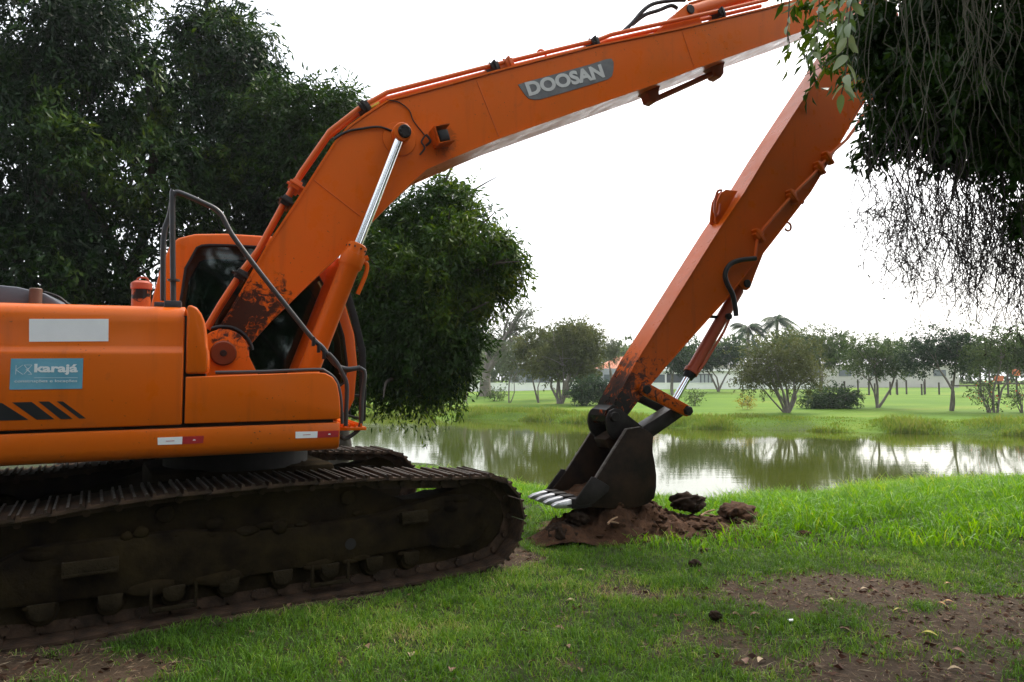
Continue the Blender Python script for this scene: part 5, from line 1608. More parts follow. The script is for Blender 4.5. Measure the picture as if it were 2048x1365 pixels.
def big_leaf(L, W):
    """a broad pointed leaf, folded along its midrib and bent"""
    bm = B()
    n = 7
    mid, lf, rt = [], [], []
    for i in range(n):
        t = i / (n - 1)
        w = W * 0.5 * math.sin(math.pi * min(t * 0.94 + 0.04, 1) ** 0.8)
        z = -0.20 * L * t * t
        mid.append(bm.verts.new((0, L * t, z)))
        if 0 < i < n - 1:
            lf.append(bm.verts.new((-w, L * t, z + w * 0.30))); rt.append(bm.verts.new((w, L * t, z + w * 0.30)))
    bm.faces.new((mid[0], mid[1], lf[0])); bm.faces.new((mid[0], rt[0], mid[1]))
    for i in range(n - 3):
        bm.faces.new((mid[i + 1], mid[i + 2], lf[i + 1], lf[i])); bm.faces.new((mid[i + 1], rt[i], rt[i + 1], mid[i + 2]))
    bm.faces.new((mid[n - 2], mid[n - 1], lf[-1])); bm.faces.new((mid[n - 2], rt[-1], mid[n - 1]))
    me = finish(bm, 180)
    return me
LEAFS = []
for k in range(4):
    me = big_leaf(0.085 + 0.012 * k, 0.034 + 0.004 * k)
    at = me.attributes.new("rnd", 'FLOAT', 'FACE'); at.data.foreach_set("value", np.full(len(me.polygons), 0.15 + 0.27 * k, np.float32))
    me.materials.append(M_LEAF_NEAR)
    LEAFS.append(me)
def leafy_shoot(path, nleaf, spread=0.5, size=1.0, y_name="leafy_shoot"):
    bm = B()
    P = smooth_path(path, 6)
    lead = smooth_path([(2.9, 4.1, 5.75), (path[0][0] + 0.45, path[0][1] + 0.35, 5.2), (path[0][0] + 0.06, path[0][1] + 0.04, path[0][2] + 0.6), path[0]], 6)
    Q = lead[:-1] + P
    add_tube(bm, [p - Vector(RB) for p in Q], [0.0032] * len(Q), 6)
    s = mesh_obj(y_name, finish(bm), M_STEM, RT)
    s["label"] = "hanging shoot with broad fresh leaves"
    for i in range(nleaf):
        t = (i + 0.6) / nleaf
        p = P[min(int(t * len(P)), len(P) - 1)] - Vector(RB)
        o = bpy.data.objects.new("leaf", LEAFS[random.randrange(4)])
        link(o); o.parent = s
        a = i * 2.4 + random.uniform(-.6, .6)
        dirv = Vector((math.cos(a) * spread, math.sin(a) * spread, -0.9 + random.uniform(-.2, .35))).normalized()
        o.location = p
        q = dirv.to_track_quat('Y', 'Z')
        o.rotation_mode = 'QUATERNION'
        o.rotation_quaternion = q @ Matrix.Rotation(random.uniform(-1.6, 1.6), 3, 'Y').to_quaternion()
        sc = size * random.uniform(0.75, 1.15); o.scale = (sc, sc, sc)
leafy_shoot([(1.66, 3.25, 3.75), (1.645, 3.2, 3.55), (1.62, 3.2, 3.36), (1.615, 3.2, 3.25), (1.60, 3.2, 3.13), (1.58, 3.2, 3.04)], 20, 0.75, 0.92)
leafy_shoot([(1.70, 3.3, 3.75), (1.685, 3.3, 3.60), (1.665, 3.3, 3.48), (1.67, 3.3, 3.40)], 13, 0.9, 0.95)
leafy_shoot([(1.72, 3.5, 3.85), (1.71, 3.5, 3.70), (1.735, 3.5, 3.58), (1.74, 3.5, 3.50)], 10, 0.9, 0.9)
leafy_shoot([(1.86, 4.0, 4.05), (1.85, 4.0, 3.85), (1.83, 4.0, 3.70), (1.80, 4.0, 3.62)], 12, 0.8, 0.95)
leafy_shoot([(1.345, 3.2, 3.60), (1.335, 3.2, 3.42), (1.325, 3.2, 3.36), (1.335, 3.2, 3.29)], 8, 0.5, 0.42)

# ------------------------------------------------------------------ far bank: trees, palms, shrubs
HZL = {
 'olive': mat_leaf("olive_leaf", [(0.0, (0.040, 0.052, 0.014)), (0.5, (0.075, 0.092, 0.024)), (1.0, (0.13, 0.135, 0.040))], 0.35, 0.6, 0.2),
 'green': mat_leaf("far_green_leaf", [(0.0, (0.026, 0.050, 0.014)), (0.5, (0.055, 0.092, 0.024)), (1.0, (0.10, 0.140, 0.036))], 0.35, 0.6, 0.2),
 'dark': mat_leaf("far_dark_leaf", [(0.0, (0.010, 0.026, 0.012)), (0.5, (0.022, 0.050, 0.018)), (1.0, (0.050, 0.085, 0.024))], 0.3, 0.6, 0.2),
 'pale': mat_leaf("grey_green_leaf", [(0.0, (0.050, 0.068, 0.036)), (0.5, (0.085, 0.105, 0.058)), (1.0, (0.13, 0.15, 0.085))], 0.35, 0.6, 0.2),
 'yellow': mat_leaf("yellow_leaf", [(0.0, (0.16, 0.14, 0.02)), (0.5, (0.28, 0.22, 0.03)), (1.0, (0.36, 0.30, 0.06))], 0.35, 0.6, 0.2),
}
M_FARBARK = mat_simple("far_grey_bark", (0.17, 0.145, 0.125), 0.9, 0, 0.4, 3, 0.3)
def far_tree(name, label, base, lobes, kind, n_cl, per=9, leaf=(0.22, 0.10), trunk=0.10, stems=1, cat="tree", group="trees across the lake", droop=0.3, shell=0.75, inner=0.25):
    root = empty(name, base)
    tag(root, label, cat, group)
    rel = [Vector((l[0] - base[0], l[1] - base[1], l[2] - base[2])) for l in lobes]
    bm = B()
    zc = max(0.3, min(r.z for r in rel) * 0.55)
    if stems == 1:
        fork = Vector((rel[0].x * 0.1, 0, zc))
        limb(bm, (0, 0, -0.1), fork, trunk * 1.15, trunk * 0.8, 0.3, 5, 8)
        for l, r in zip(lobes, rel):
            limb(bm, fork, r, trunk * 0.5, 0.015, 0.5, 7, 6)
            for _ in range(5):
                limb(bm, fork.lerp(r, 0.6), r + Vector((random.uniform(-1, 1) * l[3] * .8, random.uniform(-1, 1) * l[4] * .8, random.uniform(-.6, 1) * l[5] * .8)), trunk * 0.2, 0.01, 0.5, 5, 5)
    else:
        for k in range(stems):
            l = lobes[k % len(lobes)]; r = rel[k % len(lobes)]
            e = r + Vector((random.uniform(-.7, .7) * l[3], random.uniform(-.7, .7) * l[4], random.uniform(-.2, .5) * l[5]))
            p = limb(bm, (random.uniform(-.12, .12), random.uniform(-.1, .1), -0.1), e, trunk * random.uniform(0.4, 0.75), 0.015, 0.35, 8, 6)
            for _ in range(4):
                e2 = r + Vector((random.uniform(-1, 1) * l[3], random.uniform(-1, 1) * l[4], random.uniform(-.5, .9) * l[5]))
                limb(bm, p[len(p) * 2 // 3], e2, trunk * 0.22, 0.01, 0.5, 5, 5)
    trunk_obj(bm, M_FARBARK, root)
    crown_obj("crown", crown_from_lobes(lobes, n_cl, per, leaf[0], leaf[1], droop, 0.45, shell, inner, 0.14), HZL[kind], root, base)
    return root

def gh(x, y): return float(ground_height(x, y))
far_tree("eucalyptus_tree", "tall pale tree with thick bare trunk and sparse leaning crown", (-2.39, 60.6, gh(-2.39, 60.6)),
         [(-0.84, 60.6, 4.8, 1.55, 1.0, 1.11), (0.27, 60.6, 7.03, 1.69, 1.0, 1.11), (-1.07, 60.6, 3.9, 1.11, 0.72, 0.8), (1.16, 60.6, 8.01, 0.9, 0.56, 0.72), (-1.9, 60.6, 5.6, 0.8, 0.5, 0.8), (0.9, 60.6, 6.2, 0.9, 0.6, 0.7)], 'pale', 420, 9, (0.26, 0.09), 0.50)
far_tree("thin_tree", "thin sparse grey tree with two slim stems next to the pale tall tree", (-0.22, 51.1, gh(-0.22, 51.1)), [(-0.22, 51.1, 3.37, 0.97, 0.88, 1.27), (0.22, 51.1, 2.3, 0.67, 0.61, 0.75)], 'pale', 170, 8, (0.2, 0.08), 0.09, 2)
far_tree("round_tree", "olive tree with a pair of slim stems left of the big round tree", (1.91, 50.4, gh(1.91, 50.4)), [(1.63, 50.4, 3.35, 1.29, 1.16, 1.33), (0.96, 50.4, 4.27, 0.74, 0.6, 0.66), (2.07, 50.4, 5.01, 0.74, 0.53, 0.59)], 'olive', 520, 9, (0.2, 0.09), 0.11, 2)
far_tree("round_tree", "big round olive green tree with many stems, left of the arm", (3.41, 48.7, gh(3.41, 48.7)), [(4.14, 48.7, 3.83, 2.21, 1.44, 1.61), (2.89, 48.7, 2.9, 1.61, 1.12, 1.25), (5.2, 48.7, 2.9, 1.2, 1.1, 1.2), (4.51, 48.7, 5.26, 1.61, 0.9, 0.78), (5.6, 48.7, 4.1, 0.9, 0.9, 0.9)], 'olive', 1700, 9, (0.2, 0.09), 0.16, 8)
far_tree("leafy_tree", "taller green tree rising behind the big round olive tree", (4.6, 56, gh(4.6, 56)), [(5.2, 56, 5.3, 1.9, 1.3, 1.0), (4.0, 56, 4.6, 1.5, 1.2, 1.0)], 'green', 700, 9, (0.22, 0.1), 0.16)
far_tree("shrub", "dark green bush with a short trunk just left of the bucket hinge", (4.78, 46.1, gh(4.78, 46.1)), [(5.26, 46.1, 0.95, 1.42, 0.8, 0.68), (5.76, 46.1, 1.28, 1.01, 0.6, 0.5), (4.7, 46.1, 0.8, 0.7, 0.6, 0.4)], 'dark', 620, 9, (0.18, 0.08), 0.08, 4, "bush")
far_tree("drooping_tree", "narrow drooping palm-like tree in front of the orange roof", (7.45, 51.8, gh(7.45, 51.8)), [(7.52, 51.8, 4.2, 0.75, 0.7, 0.85)], 'pale', 150, 9, (0.34, 0.06), 0.12, 1, droop=0.8)
far_tree("shade_tree", "dark spreading tree with a forked trunk right of the arm cylinder", (18.75, 62, gh(18.75, 62)), [(17.3, 62, 3.9, 2.6, 1.4, 1.1), (19.8, 62, 4.2, 1.8, 1.4, 1.2), (16.3, 62, 3.4, 1.8, 1.2, 0.9)], 'dark', 1000, 9, (0.24, 0.11), 0.16, 4)
far_tree("vase_tree", "multi stemmed olive tree spreading like a vase close to the far bank", (15.27, 38.0, gh(15.27, 38.0)), [(14.09, 38.0, 2.93, 1.53, 1.05, 1.17), (15.76, 38.0, 3.07, 1.39, 1.13, 1.25), (14.9, 38.0, 2.2, 2.09, 0.95, 0.96), (13.23, 38.0, 1.8, 1.06, 0.75, 0.84), (16.43, 38.0, 1.9, 0.89, 0.7, 0.78)], 'olive', 1250, 9, (0.15, 0.065), 0.11, 11, shell=0.9)
far_tree("leafy_tree", "greyish green tree standing behind and right of the vase shaped tree", (25.28, 55.9, gh(25.28, 55.9)), [(25.26, 55.9, 4.4, 2.25, 1.25, 1.6), (26.89, 55.9, 3.9, 1.64, 1.03, 1.5), (24.03, 55.9, 4.2, 1.64, 1.11, 1.6), (22.4, 55.9, 4.6, 1.4, 1.1, 1.2)], 'green', 1250, 9, (0.22, 0.1), 0.16)
far_tree("forked_tree", "feathery tree with a low y shaped trunk right of the dark bush", (21.98, 41.1, gh(21.98, 41.1)), [(21.42, 41.1, 3.34, 1.66, 0.92, 1.02), (23.07, 41.1, 3.04, 1.51, 0.81, 0.9), (22.14, 41.1, 2.4, 2.11, 0.54, 0.5)], 'green', 760, 9, (0.16, 0.07), 0.13, 3, shell=0.9)
far_tree("shrub", "wide dark green bush on the lawn between vase and forked trees", (19.18, 41.0, gh(19.18, 41.0)), [(19.19, 41.0, 0.60, 1.56, 0.8, 0.6), (19.95, 41.0, 0.7, 0.9, 0.6, 0.48), (18.44, 41.0, 0.5, 0.9, 0.6, 0.45)], 'dark', 620, 9, (0.17, 0.07), 0.07, 5, "bush")
far_tree("shade_tree", "dark spreading tree with two trunks behind the hanging twigs", (24.67, 38.6, gh(24.67, 38.6)), [(24.24, 38.6, 3.66, 1.84, 0.9, 0.9), (23.08, 38.6, 2.95, 1.13, 0.8, 0.79), (25.49, 38.6, 3.1, 1.27, 0.87, 0.96)], 'dark', 950, 9, (0.16, 0.07), 0.13, 2)
far_tree("shade_tree", "dark tree at the right edge of the far lawn", (26.2, 37.1, gh(26.2, 37.1)), [(26.56, 37.1, 3.59, 1.49, 0.88, 0.98), (27.63, 37.1, 3.04, 1.22, 0.98, 1.09), (25.45, 37.1, 2.9, 0.95, 0.64, 0.71), (28.6, 37.1, 3.4, 1.4, 1.0, 1.2)], 'green', 900, 9, (0.16, 0.07), 0.12, 2)
fs = far_tree("flowering_shrub", "thin shrub with scattered red flowers below the right edge tree", (25.82, 37.1, gh(25.82, 37.1)), [(25.77, 37.1, 0.87, 1.03, 0.54, 0.6), (25.38, 37.1, 1.28, 0.6, 0.34, 0.38)], 'green', 75, 8, (0.14, 0.06), 0.05, 6, "shrub")
fs2 = far_tree("flowering_shrub", "red flowered shrub cut by the right picture edge", (27.5, 37.1, gh(27.5, 37.1)), [(27.6, 37.1, 0.87, 0.68, 0.61, 0.68)], 'green', 50, 8, (0.14, 0.06), 0.05, 5, "shrub")
M_REDFLOWER = mat_leaf("red_flower", [(0.0, (0.45, 0.04, 0.02)), (1.0, (0.60, 0.10, 0.04))], 0.3, 0.6)
for root, c, n in ((fs, (25.7, 37.0, 1.1), 26), (fs2, (27.6, 37.0, 1.0), 18)):
    P = np.array(c) + RNG.normal(size=(n, 3)) * np.array([0.55, 0.3, 0.35])
    d_ = leaf_mesh(P, RNG.normal(size=(n, 3)), np.full(n, 0.10), np.full(n, 0.08), RNG.random(n))
    o = crown_obj("flowers", d_, M_REDFLOWER, root, tuple(root.location)); o["kind"] = "stuff"
far_tree("sapling", "small green sapling on the lawn right of the bucket linkage", (11.81, 44.2, gh(11.81, 44.2)), [(11.81, 44.2, 0.55, 0.39, 0.32, 0.36)], 'green', 60, 8, (0.14, 0.06), 0.025, 3, "sapling")
far_tree("sapling", "small yellow leaved sapling left of the vase shaped tree", (13.77, 40.5, gh(13.77, 40.5)), [(13.75, 40.5, 0.42, 0.36, 0.21, 0.2)], 'yellow', 40, 8, (0.12, 0.05), 0.025, 2, "sapling")
far_tree("sapling", "low pale sapling beside the thick bare trunk", (-1.24, 53.1, gh(-1.24, 53.1)), [(-1.2, 53.1, 0.65, 0.7, 0.32, 0.35)], 'green', 70, 8, (0.16, 0.07), 0.03, 4, "sapling")
far_tree("leafy_tree", "dark tree seen between the arm and its bucket cylinder", (13.48, 57.5, gh(13.48, 57.5)), [(13.53, 57.5, 3.71, 1.5, 1.14, 1.26), (14.6, 57.5, 3.3, 1.2, 1.0, 1.0)], 'dark', 480, 9, (0.22, 0.1), 0.13)
far_tree("leafy_tree", "hazy tree half hidden behind the weeping tree", (-3.69, 53.7, gh(-3.69, 53.7)), [(-3.7, 53.7, 2.9, 1.18, 1.06, 1.37), (-5.0, 56, 3.4, 1.6, 1.2, 1.8)], 'green', 500, 9, (0.22, 0.1), 0.12)

def palm(label, x, y, h, r, n):
    b = (x, y, gh(x, y))
    root = empty("palm_tree", b)
    tag(root, label, "palm tree", "tall palms across the lake")
    bm = B()
    add_tube(bm, [(0, 0, -0.1), (0.05, 0, h * 0.3), (0.0, 0, h * 0.7), (0.05, 0, h)], [0.26, 0.22, 0.19, 0.16], 10)
    trunk_obj(bm, M_FARBARK, root)
    for k in range(n):
        a = k * 2.399 + random.uniform(-.2, .2); el = random.uniform(-0.25, 1.1)
        pts = []; st_ = Vector((0.05, 0, h))
        for i in range(9):
            t = i / 8
            rad = r * t
            z = r * (math.sin(el) * t - 0.75 * t * t * (1.2 - 0.3 * math.sin(el)))
            pts.append(st_ + Vector((math.cos(a) * rad * math.cos(el * 0.6), math.sin(a) * rad * math.cos(el * 0.6), z)))
        bmf = B()
        add_tube(bmf, pts, [0.03 * (1 - 0.8 * i / 8) for i in range(9)], 4)
        sidev = Vector((-math.sin(a), math.cos(a), 0))
        for i in range(26):
            t = 0.12 + 0.86 * i / 25
            k_ = t * 8; j = min(int(k_), 7); p = pts[j].lerp(pts[j + 1], k_ - j)
            fw = (pts[j + 1] - pts[j]).normalized()
            for sg in (-1, 1):
                L = 0.62 * r / 2.2 * math.sin(math.pi * (0.15 + 0.8 * t)) + 0.1
                e = p + (sidev * sg * 0.75 + fw * 0.5 + Vector((0, 0, -0.55))) * L
                w = fw * 0.045
                v0 = bmf.verts.new(p - w); v1 = bmf.verts.new(p + w); v2 = bmf.verts.new(e)
                bmf.faces.new((v0, v1, v2))
        me = finish(bmf, 60)
        at = me.attributes.new("rnd", 'FLOAT', 'FACE'); at.data.foreach_set("value", np.full(len(me.polygons), random.random(), np.float32))
        mesh_obj("frond", me, HZL['dark'], root)
palm("tall palm on the left of the pair above the far trees", 25.95, 75.0, 6.6, 2.3, 22)
palm("tall palm on the right of the pair above the far trees", 29.17, 75.0, 7.4, 2.6, 22)

# a hazy wood far behind everything, one mass
nl = 300
wx_ = RNG.uniform(-70, 120, nl)
wl = [(x, RNG.uniform(104, 128), 0.9 + RNG.uniform(0.6, 1.0) * (3.4 + 3.4 * fbm(x * 0.06, 0.5, 77) * (1.5 if -25 < x < 4 else 1.0)), RNG.uniform(2.2, 4.0), 2.5, RNG.uniform(1.8, 3.2)) for x in wx_]
wl += [(x, RNG.uniform(104, 128), 1.6, 3.2, 2.5, 2.4) for x in np.linspace(-70, 120, 60)]
dwood = crown_from_lobes(wl, 9000, 7, 0.75, 0.42, 0.2, 0.9)
fw = crown_obj("far_wood", dwood, HZL['green'], None, (0, 0, 0))
tag(fw, "hazy belt of distant woods behind the houses", None, None, "stuff")

# ------------------------------------------------------------------ far bank: walls, houses, posts
M_WALLW = mat_simple("white_rendered_wall", (0.82, 0.81, 0.79), 0.85, 0, 0.12, 0.8, 0.1)
M_WALLG = mat_simple("grey_rendered_wall", (0.27, 0.28, 0.30), 0.85, 0, 0.12, 0.8, 0.1)
M_HALL = mat_simple("beige_hall_wall", (0.46, 0.44, 0.40), 0.85, 0, 0.15, 0.6, 0.1)
M_TILE = mat_simple("orange_roof_tiles", (0.46, 0.17, 0.09), 0.8, 0, 0.3, 1.5, 0.3)
M_DARKDOOR = mat_simple("dark_grey_door", (0.055, 0.06, 0.07), 0.6, 0, 0.2, 2, 0.1)
M_PANE = mat_simple("far_window_pane", (0.10, 0.12, 0.13), 0.12, 0, 0.3, 1, 0.0)
M_CURTAIN = mat_simple("pale_curtain", (0.36, 0.40, 0.38), 0.8, 0, 0.2, 3, 0.1)
def plain(name, bm, mat, root): return mesh_obj(name, finish(bm), mat, root)
b0 = (9.0, 70.0, gh(9, 70))
wallo = empty("boundary_wall", b0); tag(wallo, "long low white wall along the top of the far lawn", "wall")
for k in range(9):
    bm = B(); x0 = -40 + k * 8.0
    add_box(bm, x0 - 9.0, x0 - 9.0 + 7.98, -0.1, 0.1, -0.4, 0.62, 0.0)
    add_box(bm, x0 - 9.0, x0 - 9.0 + 7.98, -0.14, 0.14, 0.621, 0.68, 0.0)
    plain("wall_panel", bm, M_WALLW, wallo)
# grey house with an orange tiled roof
g = empty("house", (11.9, 76, gh(11.9, 74))); tag(g, "grey walled house with orange hipped tile roof behind the arm", "house")
bm = B(); add_box(bm, -3.2, 3.6, -2.5, 3.0, -0.4, 2.15); plain("wall", bm, M_WALLG, g)
bm = B()
pv = [(-1.7, 2.4), (4.0, 2.4)]
v_ = [bm.verts.new(q) for q in ((-2.6, -2.0, 2.16), (4.3, -2.0, 2.16), (4.3, 3.4, 2.16), (-2.6, 3.4, 2.16), (-0.2, 0.7, 3.5), (2.2, 0.7, 3.5))]
for f in ((0, 1, 5, 4), (1, 2, 5), (2, 3, 4, 5), (3, 0, 4), (3, 2, 1, 0)): bm.faces.new([v_[i] for i in f])
rf = plain("roof", bm, M_TILE, g)
for k in range(12):
    bm = B(); t = (k + 0.5) / 12
    a_ = Vector((-2.6 + 6.9 * t, -2.02, 2.17)); b_ = Vector((-0.2 + 2.4 * t, 0.69, 3.52))
    add_tube(bm, [a_, b_], 0.05, 5)
    plain("tile_row", bm, M_TILE, rf)
bm = B(); add_box(bm, -2.0, -1.0, -2.54, -2.48, 0.6, 1.5); plain("window", bm, M_PANE, g)
# white house with flat roof, dark garage door, curtained window
g = empty("house", (18.9, 74, gh(18.9, 72))); tag(g, "white flat roofed house with dark garage door and framed window", "house")
bm = B(); add_box(bm, -4.6, 5.4, -1.5, 4.0, -0.4, 1.85); plain("wall", bm, M_WALLW, g)
bm = B(); add_box(bm, -4.9, 5.6, -1.9, 4.2, 1.851, 2.05); plain("roof", bm, M_WALLW, g)
bm = B(); add_box(bm, -2.5, -0.65, -1.56, -1.48, -0.3, 1.55); plain("garage_door", bm, M_DARKDOOR, g)
bm = B(); add_box(bm, -3.9, -2.7, -1.56, -1.48, 0.2, 1.5); plain("window", bm, M_PANE, g)
bm = B(); add_box(bm, -0.2, 2.3, -1.55, -1.48, 0.35, 1.5); wn_ = plain("window", bm, M_CURTAIN, g)
for x in (-0.2, 1.1, 1.5, 1.9, 2.28):
    bm = B(); add_box(bm, x - 0.05, x + 0.05, -1.60, -1.551, 0.30, 1.55); plain("window_frame", bm, M_DARKDOOR, wn_)
for z in (0.32, 1.5):
    bm = B(); add_box(bm, -0.26, 2.34, -1.61, -1.552, z - 0.04, z + 0.04); plain("window_frame", bm, M_DARKDOOR, wn_)
# far left pale house
g = empty("house", (1.6, 80, gh(1.6, 78))); tag(g, "pale low house half hidden behind the thin trees", "house")
bm = B(); add_box(bm, -2.0, 3.0, -2.0, 3.0, -0.4, 1.6); plain("wall", bm, M_WALLG, g)
bm = B(); add_prism(bm, [(-2.4, 1.61), (3.4, 1.61), (2.2, 2.3), (-1.2, 2.3)], -2.4, 3.4); plain("roof", bm, M_GREYMETAL, g)
for x in (-1.2, 0.4, 1.9):
    bm = B(); add_box(bm, x - 0.35, x + 0.35, -2.06, -1.98, 0.4, 1.3); plain("window", bm, M_PANE, g)
# long pale hall on the right
g = empty("hall", (37, 80, gh(37, 78))); tag(g, "long pale hall behind the trees on the right far bank", "building")
bm = B(); add_box(bm, -12.2, 14.0, -2.0, 6.0, -0.4, 2.6); plain("wall", bm, M_HALL, g)
bm = B(); add_prism_x(bm, [(-2.4, 2.61), (6.4, 2.61), (2.0, 3.5)], -12.5, 14.3); plain("roof", bm, M_GREYMETAL, g)
for k in range(7):
    bm = B(); x = -10.5 + k * 3.6; add_box(bm, x, x + 1.4, -2.06, -1.98, 1.3, 2.0); plain("window", bm, M_PANE, g)
# wooden exercise posts
M_POST = mat_simple("weathered_post", (0.075, 0.062, 0.052), 0.9, 0, 0.3, 4, 0.3)
px_ = np.linspace(27.0, 35.5, 15)
post_me = None
for k, x in enumerate(px_):
    yy = 56 + 0.8 * math.sin(k * 1.7)
    bm = B(); hgt_ = 0.75 + 0.35 * ((k * 7) % 5) / 4
    add_cyl(bm, (0, 0, -0.2), (0, 0, hgt_ + 0.15), 0.065, 10, 0.015)
    o = plain("wooden_post", bm, M_POST, None); o.location = (x, yy, gh(x, yy))
    tag(o, "short dark post in the row of wooden posts on the far lawn", "post", "row of wooden posts on the far lawn")
# play frame far right
g = empty("play_frame", (37.5, 52.5, gh(37.5, 52.5))); tag(g, "orange and red wooden play frame at the right edge of the far lawn", "playground")
M_PLAYO = mat_simple("orange_play_panel", (0.50, 0.13, 0.05), 0.6, 0, 0.2, 3, 0.1)
for x in (-1.2, 0.2, 1.6):
    for y in (-0.5, 0.5):
        bm = B(); add_cyl(bm, (x, y, -0.1), (x, y, 2.4), 0.07, 8); plain("post", bm, M_POST, g)
bm = B(); add_box(bm, -1.3, 1.7, -0.6, 0.6, 0.95, 1.05); plain("platform", bm, M_POST, g)
for x0, x1, z0, z1 in ((-0.9, -0.2, 1.2, 1.6), (0.5, 1.1, 1.6, 2.1)):
    bm = B(); add_box(bm, x0, x1, -0.62, -0.58, z0, z1); plain("side_panel", bm, M_PLAYO, g)
bm = B(); add_box(bm, -3.6, -1.3, -0.4, 0.4, 0.78, 0.9, 0.0, Matrix.Translation((0, 0, 0)) @ Matrix.Rotation(0.0, 4, 'Y')); plain("beam", bm, M_POST, g)
for dxp, dyp, lab in ((38.9 - 0, 44.0, "dark bin standing between trunks on the right far lawn"),):
    pass

# ------------------------------------------------------------------ grass
def grass_mesh(X, Y, Z, H, Wd, lean, rnd):
    n = len(X)
    a = RNG.uniform(0, 2 * math.pi, n)
    dx = np.cos(a); dy = np.sin(a)
    b = RNG.uniform(0, 2 * math.pi, n)
    sxv = np.cos(b) * Wd * 0.5; syv = np.sin(b) * Wd * 0.5
    P = np.stack([X, Y, Z - 0.01], 1)
    S = np.stack([sxv, syv, np.zeros(n)], 1)
    L = lean * H
    mid = P + np.stack([dx * L * 0.35, dy * L * 0.35, H * 0.60], 1)
    tip = P + np.stack([dx * L, dy * L, H * np.sqrt(np.clip(1 - (lean * 0.75) ** 2, 0.15, 1))], 1)
    V = np.stack([P - S, P + S, mid + S * 0.8, mid - S * 0.8, tip], 1).reshape(-1, 3)
    k = np.arange(n)[:, None] * 5
    F = np.concatenate([k + np.array([[0, 1, 2, 3]]), k + np.array([[3, 2, 4]])], 1).ravel()
    S_ = np.tile([4, 3], n)
    return V, F, S_, np.repeat(rnd, 2)

def frustum(X, Y, m=0.6):
    return (np.abs(X) < 0.78 * Y + m)

def scatter(n, x0, x1, y0, y1):
    X = RNG.uniform(x0, x1, n); Y = RNG.uniform(y0, y1, n)
    return X, Y

M_LAWN = mat_leaf("lawn_grass_blade", [(0.0, (0.040, 0.105, 0.010)), (0.45, (0.100, 0.225, 0.020)), (0.75, (0.195, 0.330, 0.042)), (0.92, (0.32, 0.36, 0.10)), (1.0, (0.38, 0.31, 0.15))], 0.35, 0.5, 0.2)
M_BANK = mat_leaf("bank_grass_blade", [(0.0, (0.050, 0.140, 0.008)), (0.45, (0.105, 0.270, 0.016)), (0.8, (0.180, 0.350, 0.030)), (1.0, (0.34, 0.41, 0.05))], 0.45, 0.45, 0.2)
M_FARGRASS = mat_leaf("far_bank_blade", [(0.0, (0.080, 0.150, 0.016)), (0.5, (0.130, 0.205, 0.026)), (1.0, (0.24, 0.24, 0.06))], 0.4, 0.6, 0.2)

def bank_zone(X, Y):
    """1 where the tall uncut grass of the bank grows"""
    edge = 6.2 + 0.16 * (X - 3.0) + np.where(X < 2.2, (2.2 - X) * 0.9, 0) + (fbm(X * 1.3, Y * 1.3, 61) - 0.5) * 1.0
    edge = np.where(X < 0.4, 8.4 + (fbm(X, Y, 62) - 0.5), edge)
    return np.clip((Y - edge) / 1.3, 0, 1)

def under_machine(X, Y):
    s, v = track_local(X, Y)
    return (np.abs(v) < 1.53) & (np.abs(s) < 2.18) & ~((np.abs(v) < 0.85) & (s > 1.2))

# short lawn
X, Y = scatter(560000, -4.8, 8.6, 2.6, 9.2)
dens = np.clip(1.25 - 0.085 * Y, 0.4, 1)
so = soil_mask(X, Y)
clump = fbm(X * 5, Y * 5, 71, 3)
keep = frustum(X, Y, 2.0) & (RNG.random(len(X)) < dens * (1 - 0.95 * so) * np.clip(0.35 + 1.2 * clump, 0, 1)) & ~under_machine(X, Y) & (RNG.random(len(X)) > bank_zone(X, Y))
X, Y, clump, so = X[keep], Y[keep], clump[keep], so[keep]
Hh = RNG.uniform(0.030, 0.085, len(X)) * (0.55 + 0.9 * clump) * (1 - 0.35 * so)
rn = np.clip(RNG.normal(0.42, 0.19, len(X)) + 0.9 * (fbm(X * 1.1, Y * 1.1, 72) - 0.5) + 0.45 * (fbm(X * 7, Y * 7, 73, 2) - 0.5) + 0.35 * so, 0, 1)
V, F, S, rr = grass_mesh(X, Y, ground_height(X, Y), Hh, RNG.uniform(0.0035, 0.0070, len(X)), RNG.uniform(0.35, 1.25, len(X)), rn)
lg = mesh_obj("lawn_grass", big_mesh("lawn_grass", V, F, S, rr), M_LAWN)
tag(lg, "short trampled lawn grass in the foreground", None, None, "stuff")
N_LAWN = len(X)

# taller uncut bank grass
X, Y = scatter(260000, -6.0, 13.5, 5.6, 16.5)
bz = bank_zone(X, Y)
shore = np.interp(X, NSX, NSY)
tuft = np.clip((fbm(X * 2.6, Y * 2.6, 81, 4) - 0.5) * 1.9 + 0.5, 0, 1)
dens = np.clip(1.35 - 0.06 * Y, 0.35, 1) * np.clip(0.25 + 1.5 * tuft, 0, 1)
so = soil_mask(X, Y)
keep = frustum(X, Y, 2.2) & (RNG.random(len(X)) < bz * dens * (1 - so)) & (Y < shore + 0.15) & ~under_machine(X, Y)
X, Y, tuft = X[keep], Y[keep], tuft[keep]
rightness = np.clip((X - 1.0) / 3.0, 0.25, 1)
Hh = RNG.uniform(0.06, 0.25, len(X)) * (0.35 + 1.3 * tuft) * np.clip(0.35 + bz[keep] * 0.65, 0, 1) * (0.55 + 0.6 * rightness)
dist_sh = shore[keep] - Y
rn = np.clip(RNG.normal(0.40, 0.2, len(X)) + 0.4 * (tuft - 0.5) + 0.30 * np.clip(1 - dist_sh / 2.5, 0, 1), 0, 1)
V, F, S, rr = grass_mesh(X, Y, ground_height(X, Y), Hh, RNG.uniform(0.007, 0.016, len(X)), RNG.uniform(0.4, 1.3, len(X)), rn)
bg = mesh_obj("bank_grass", big_mesh("bank_grass", V, F, S, rr), M_BANK)
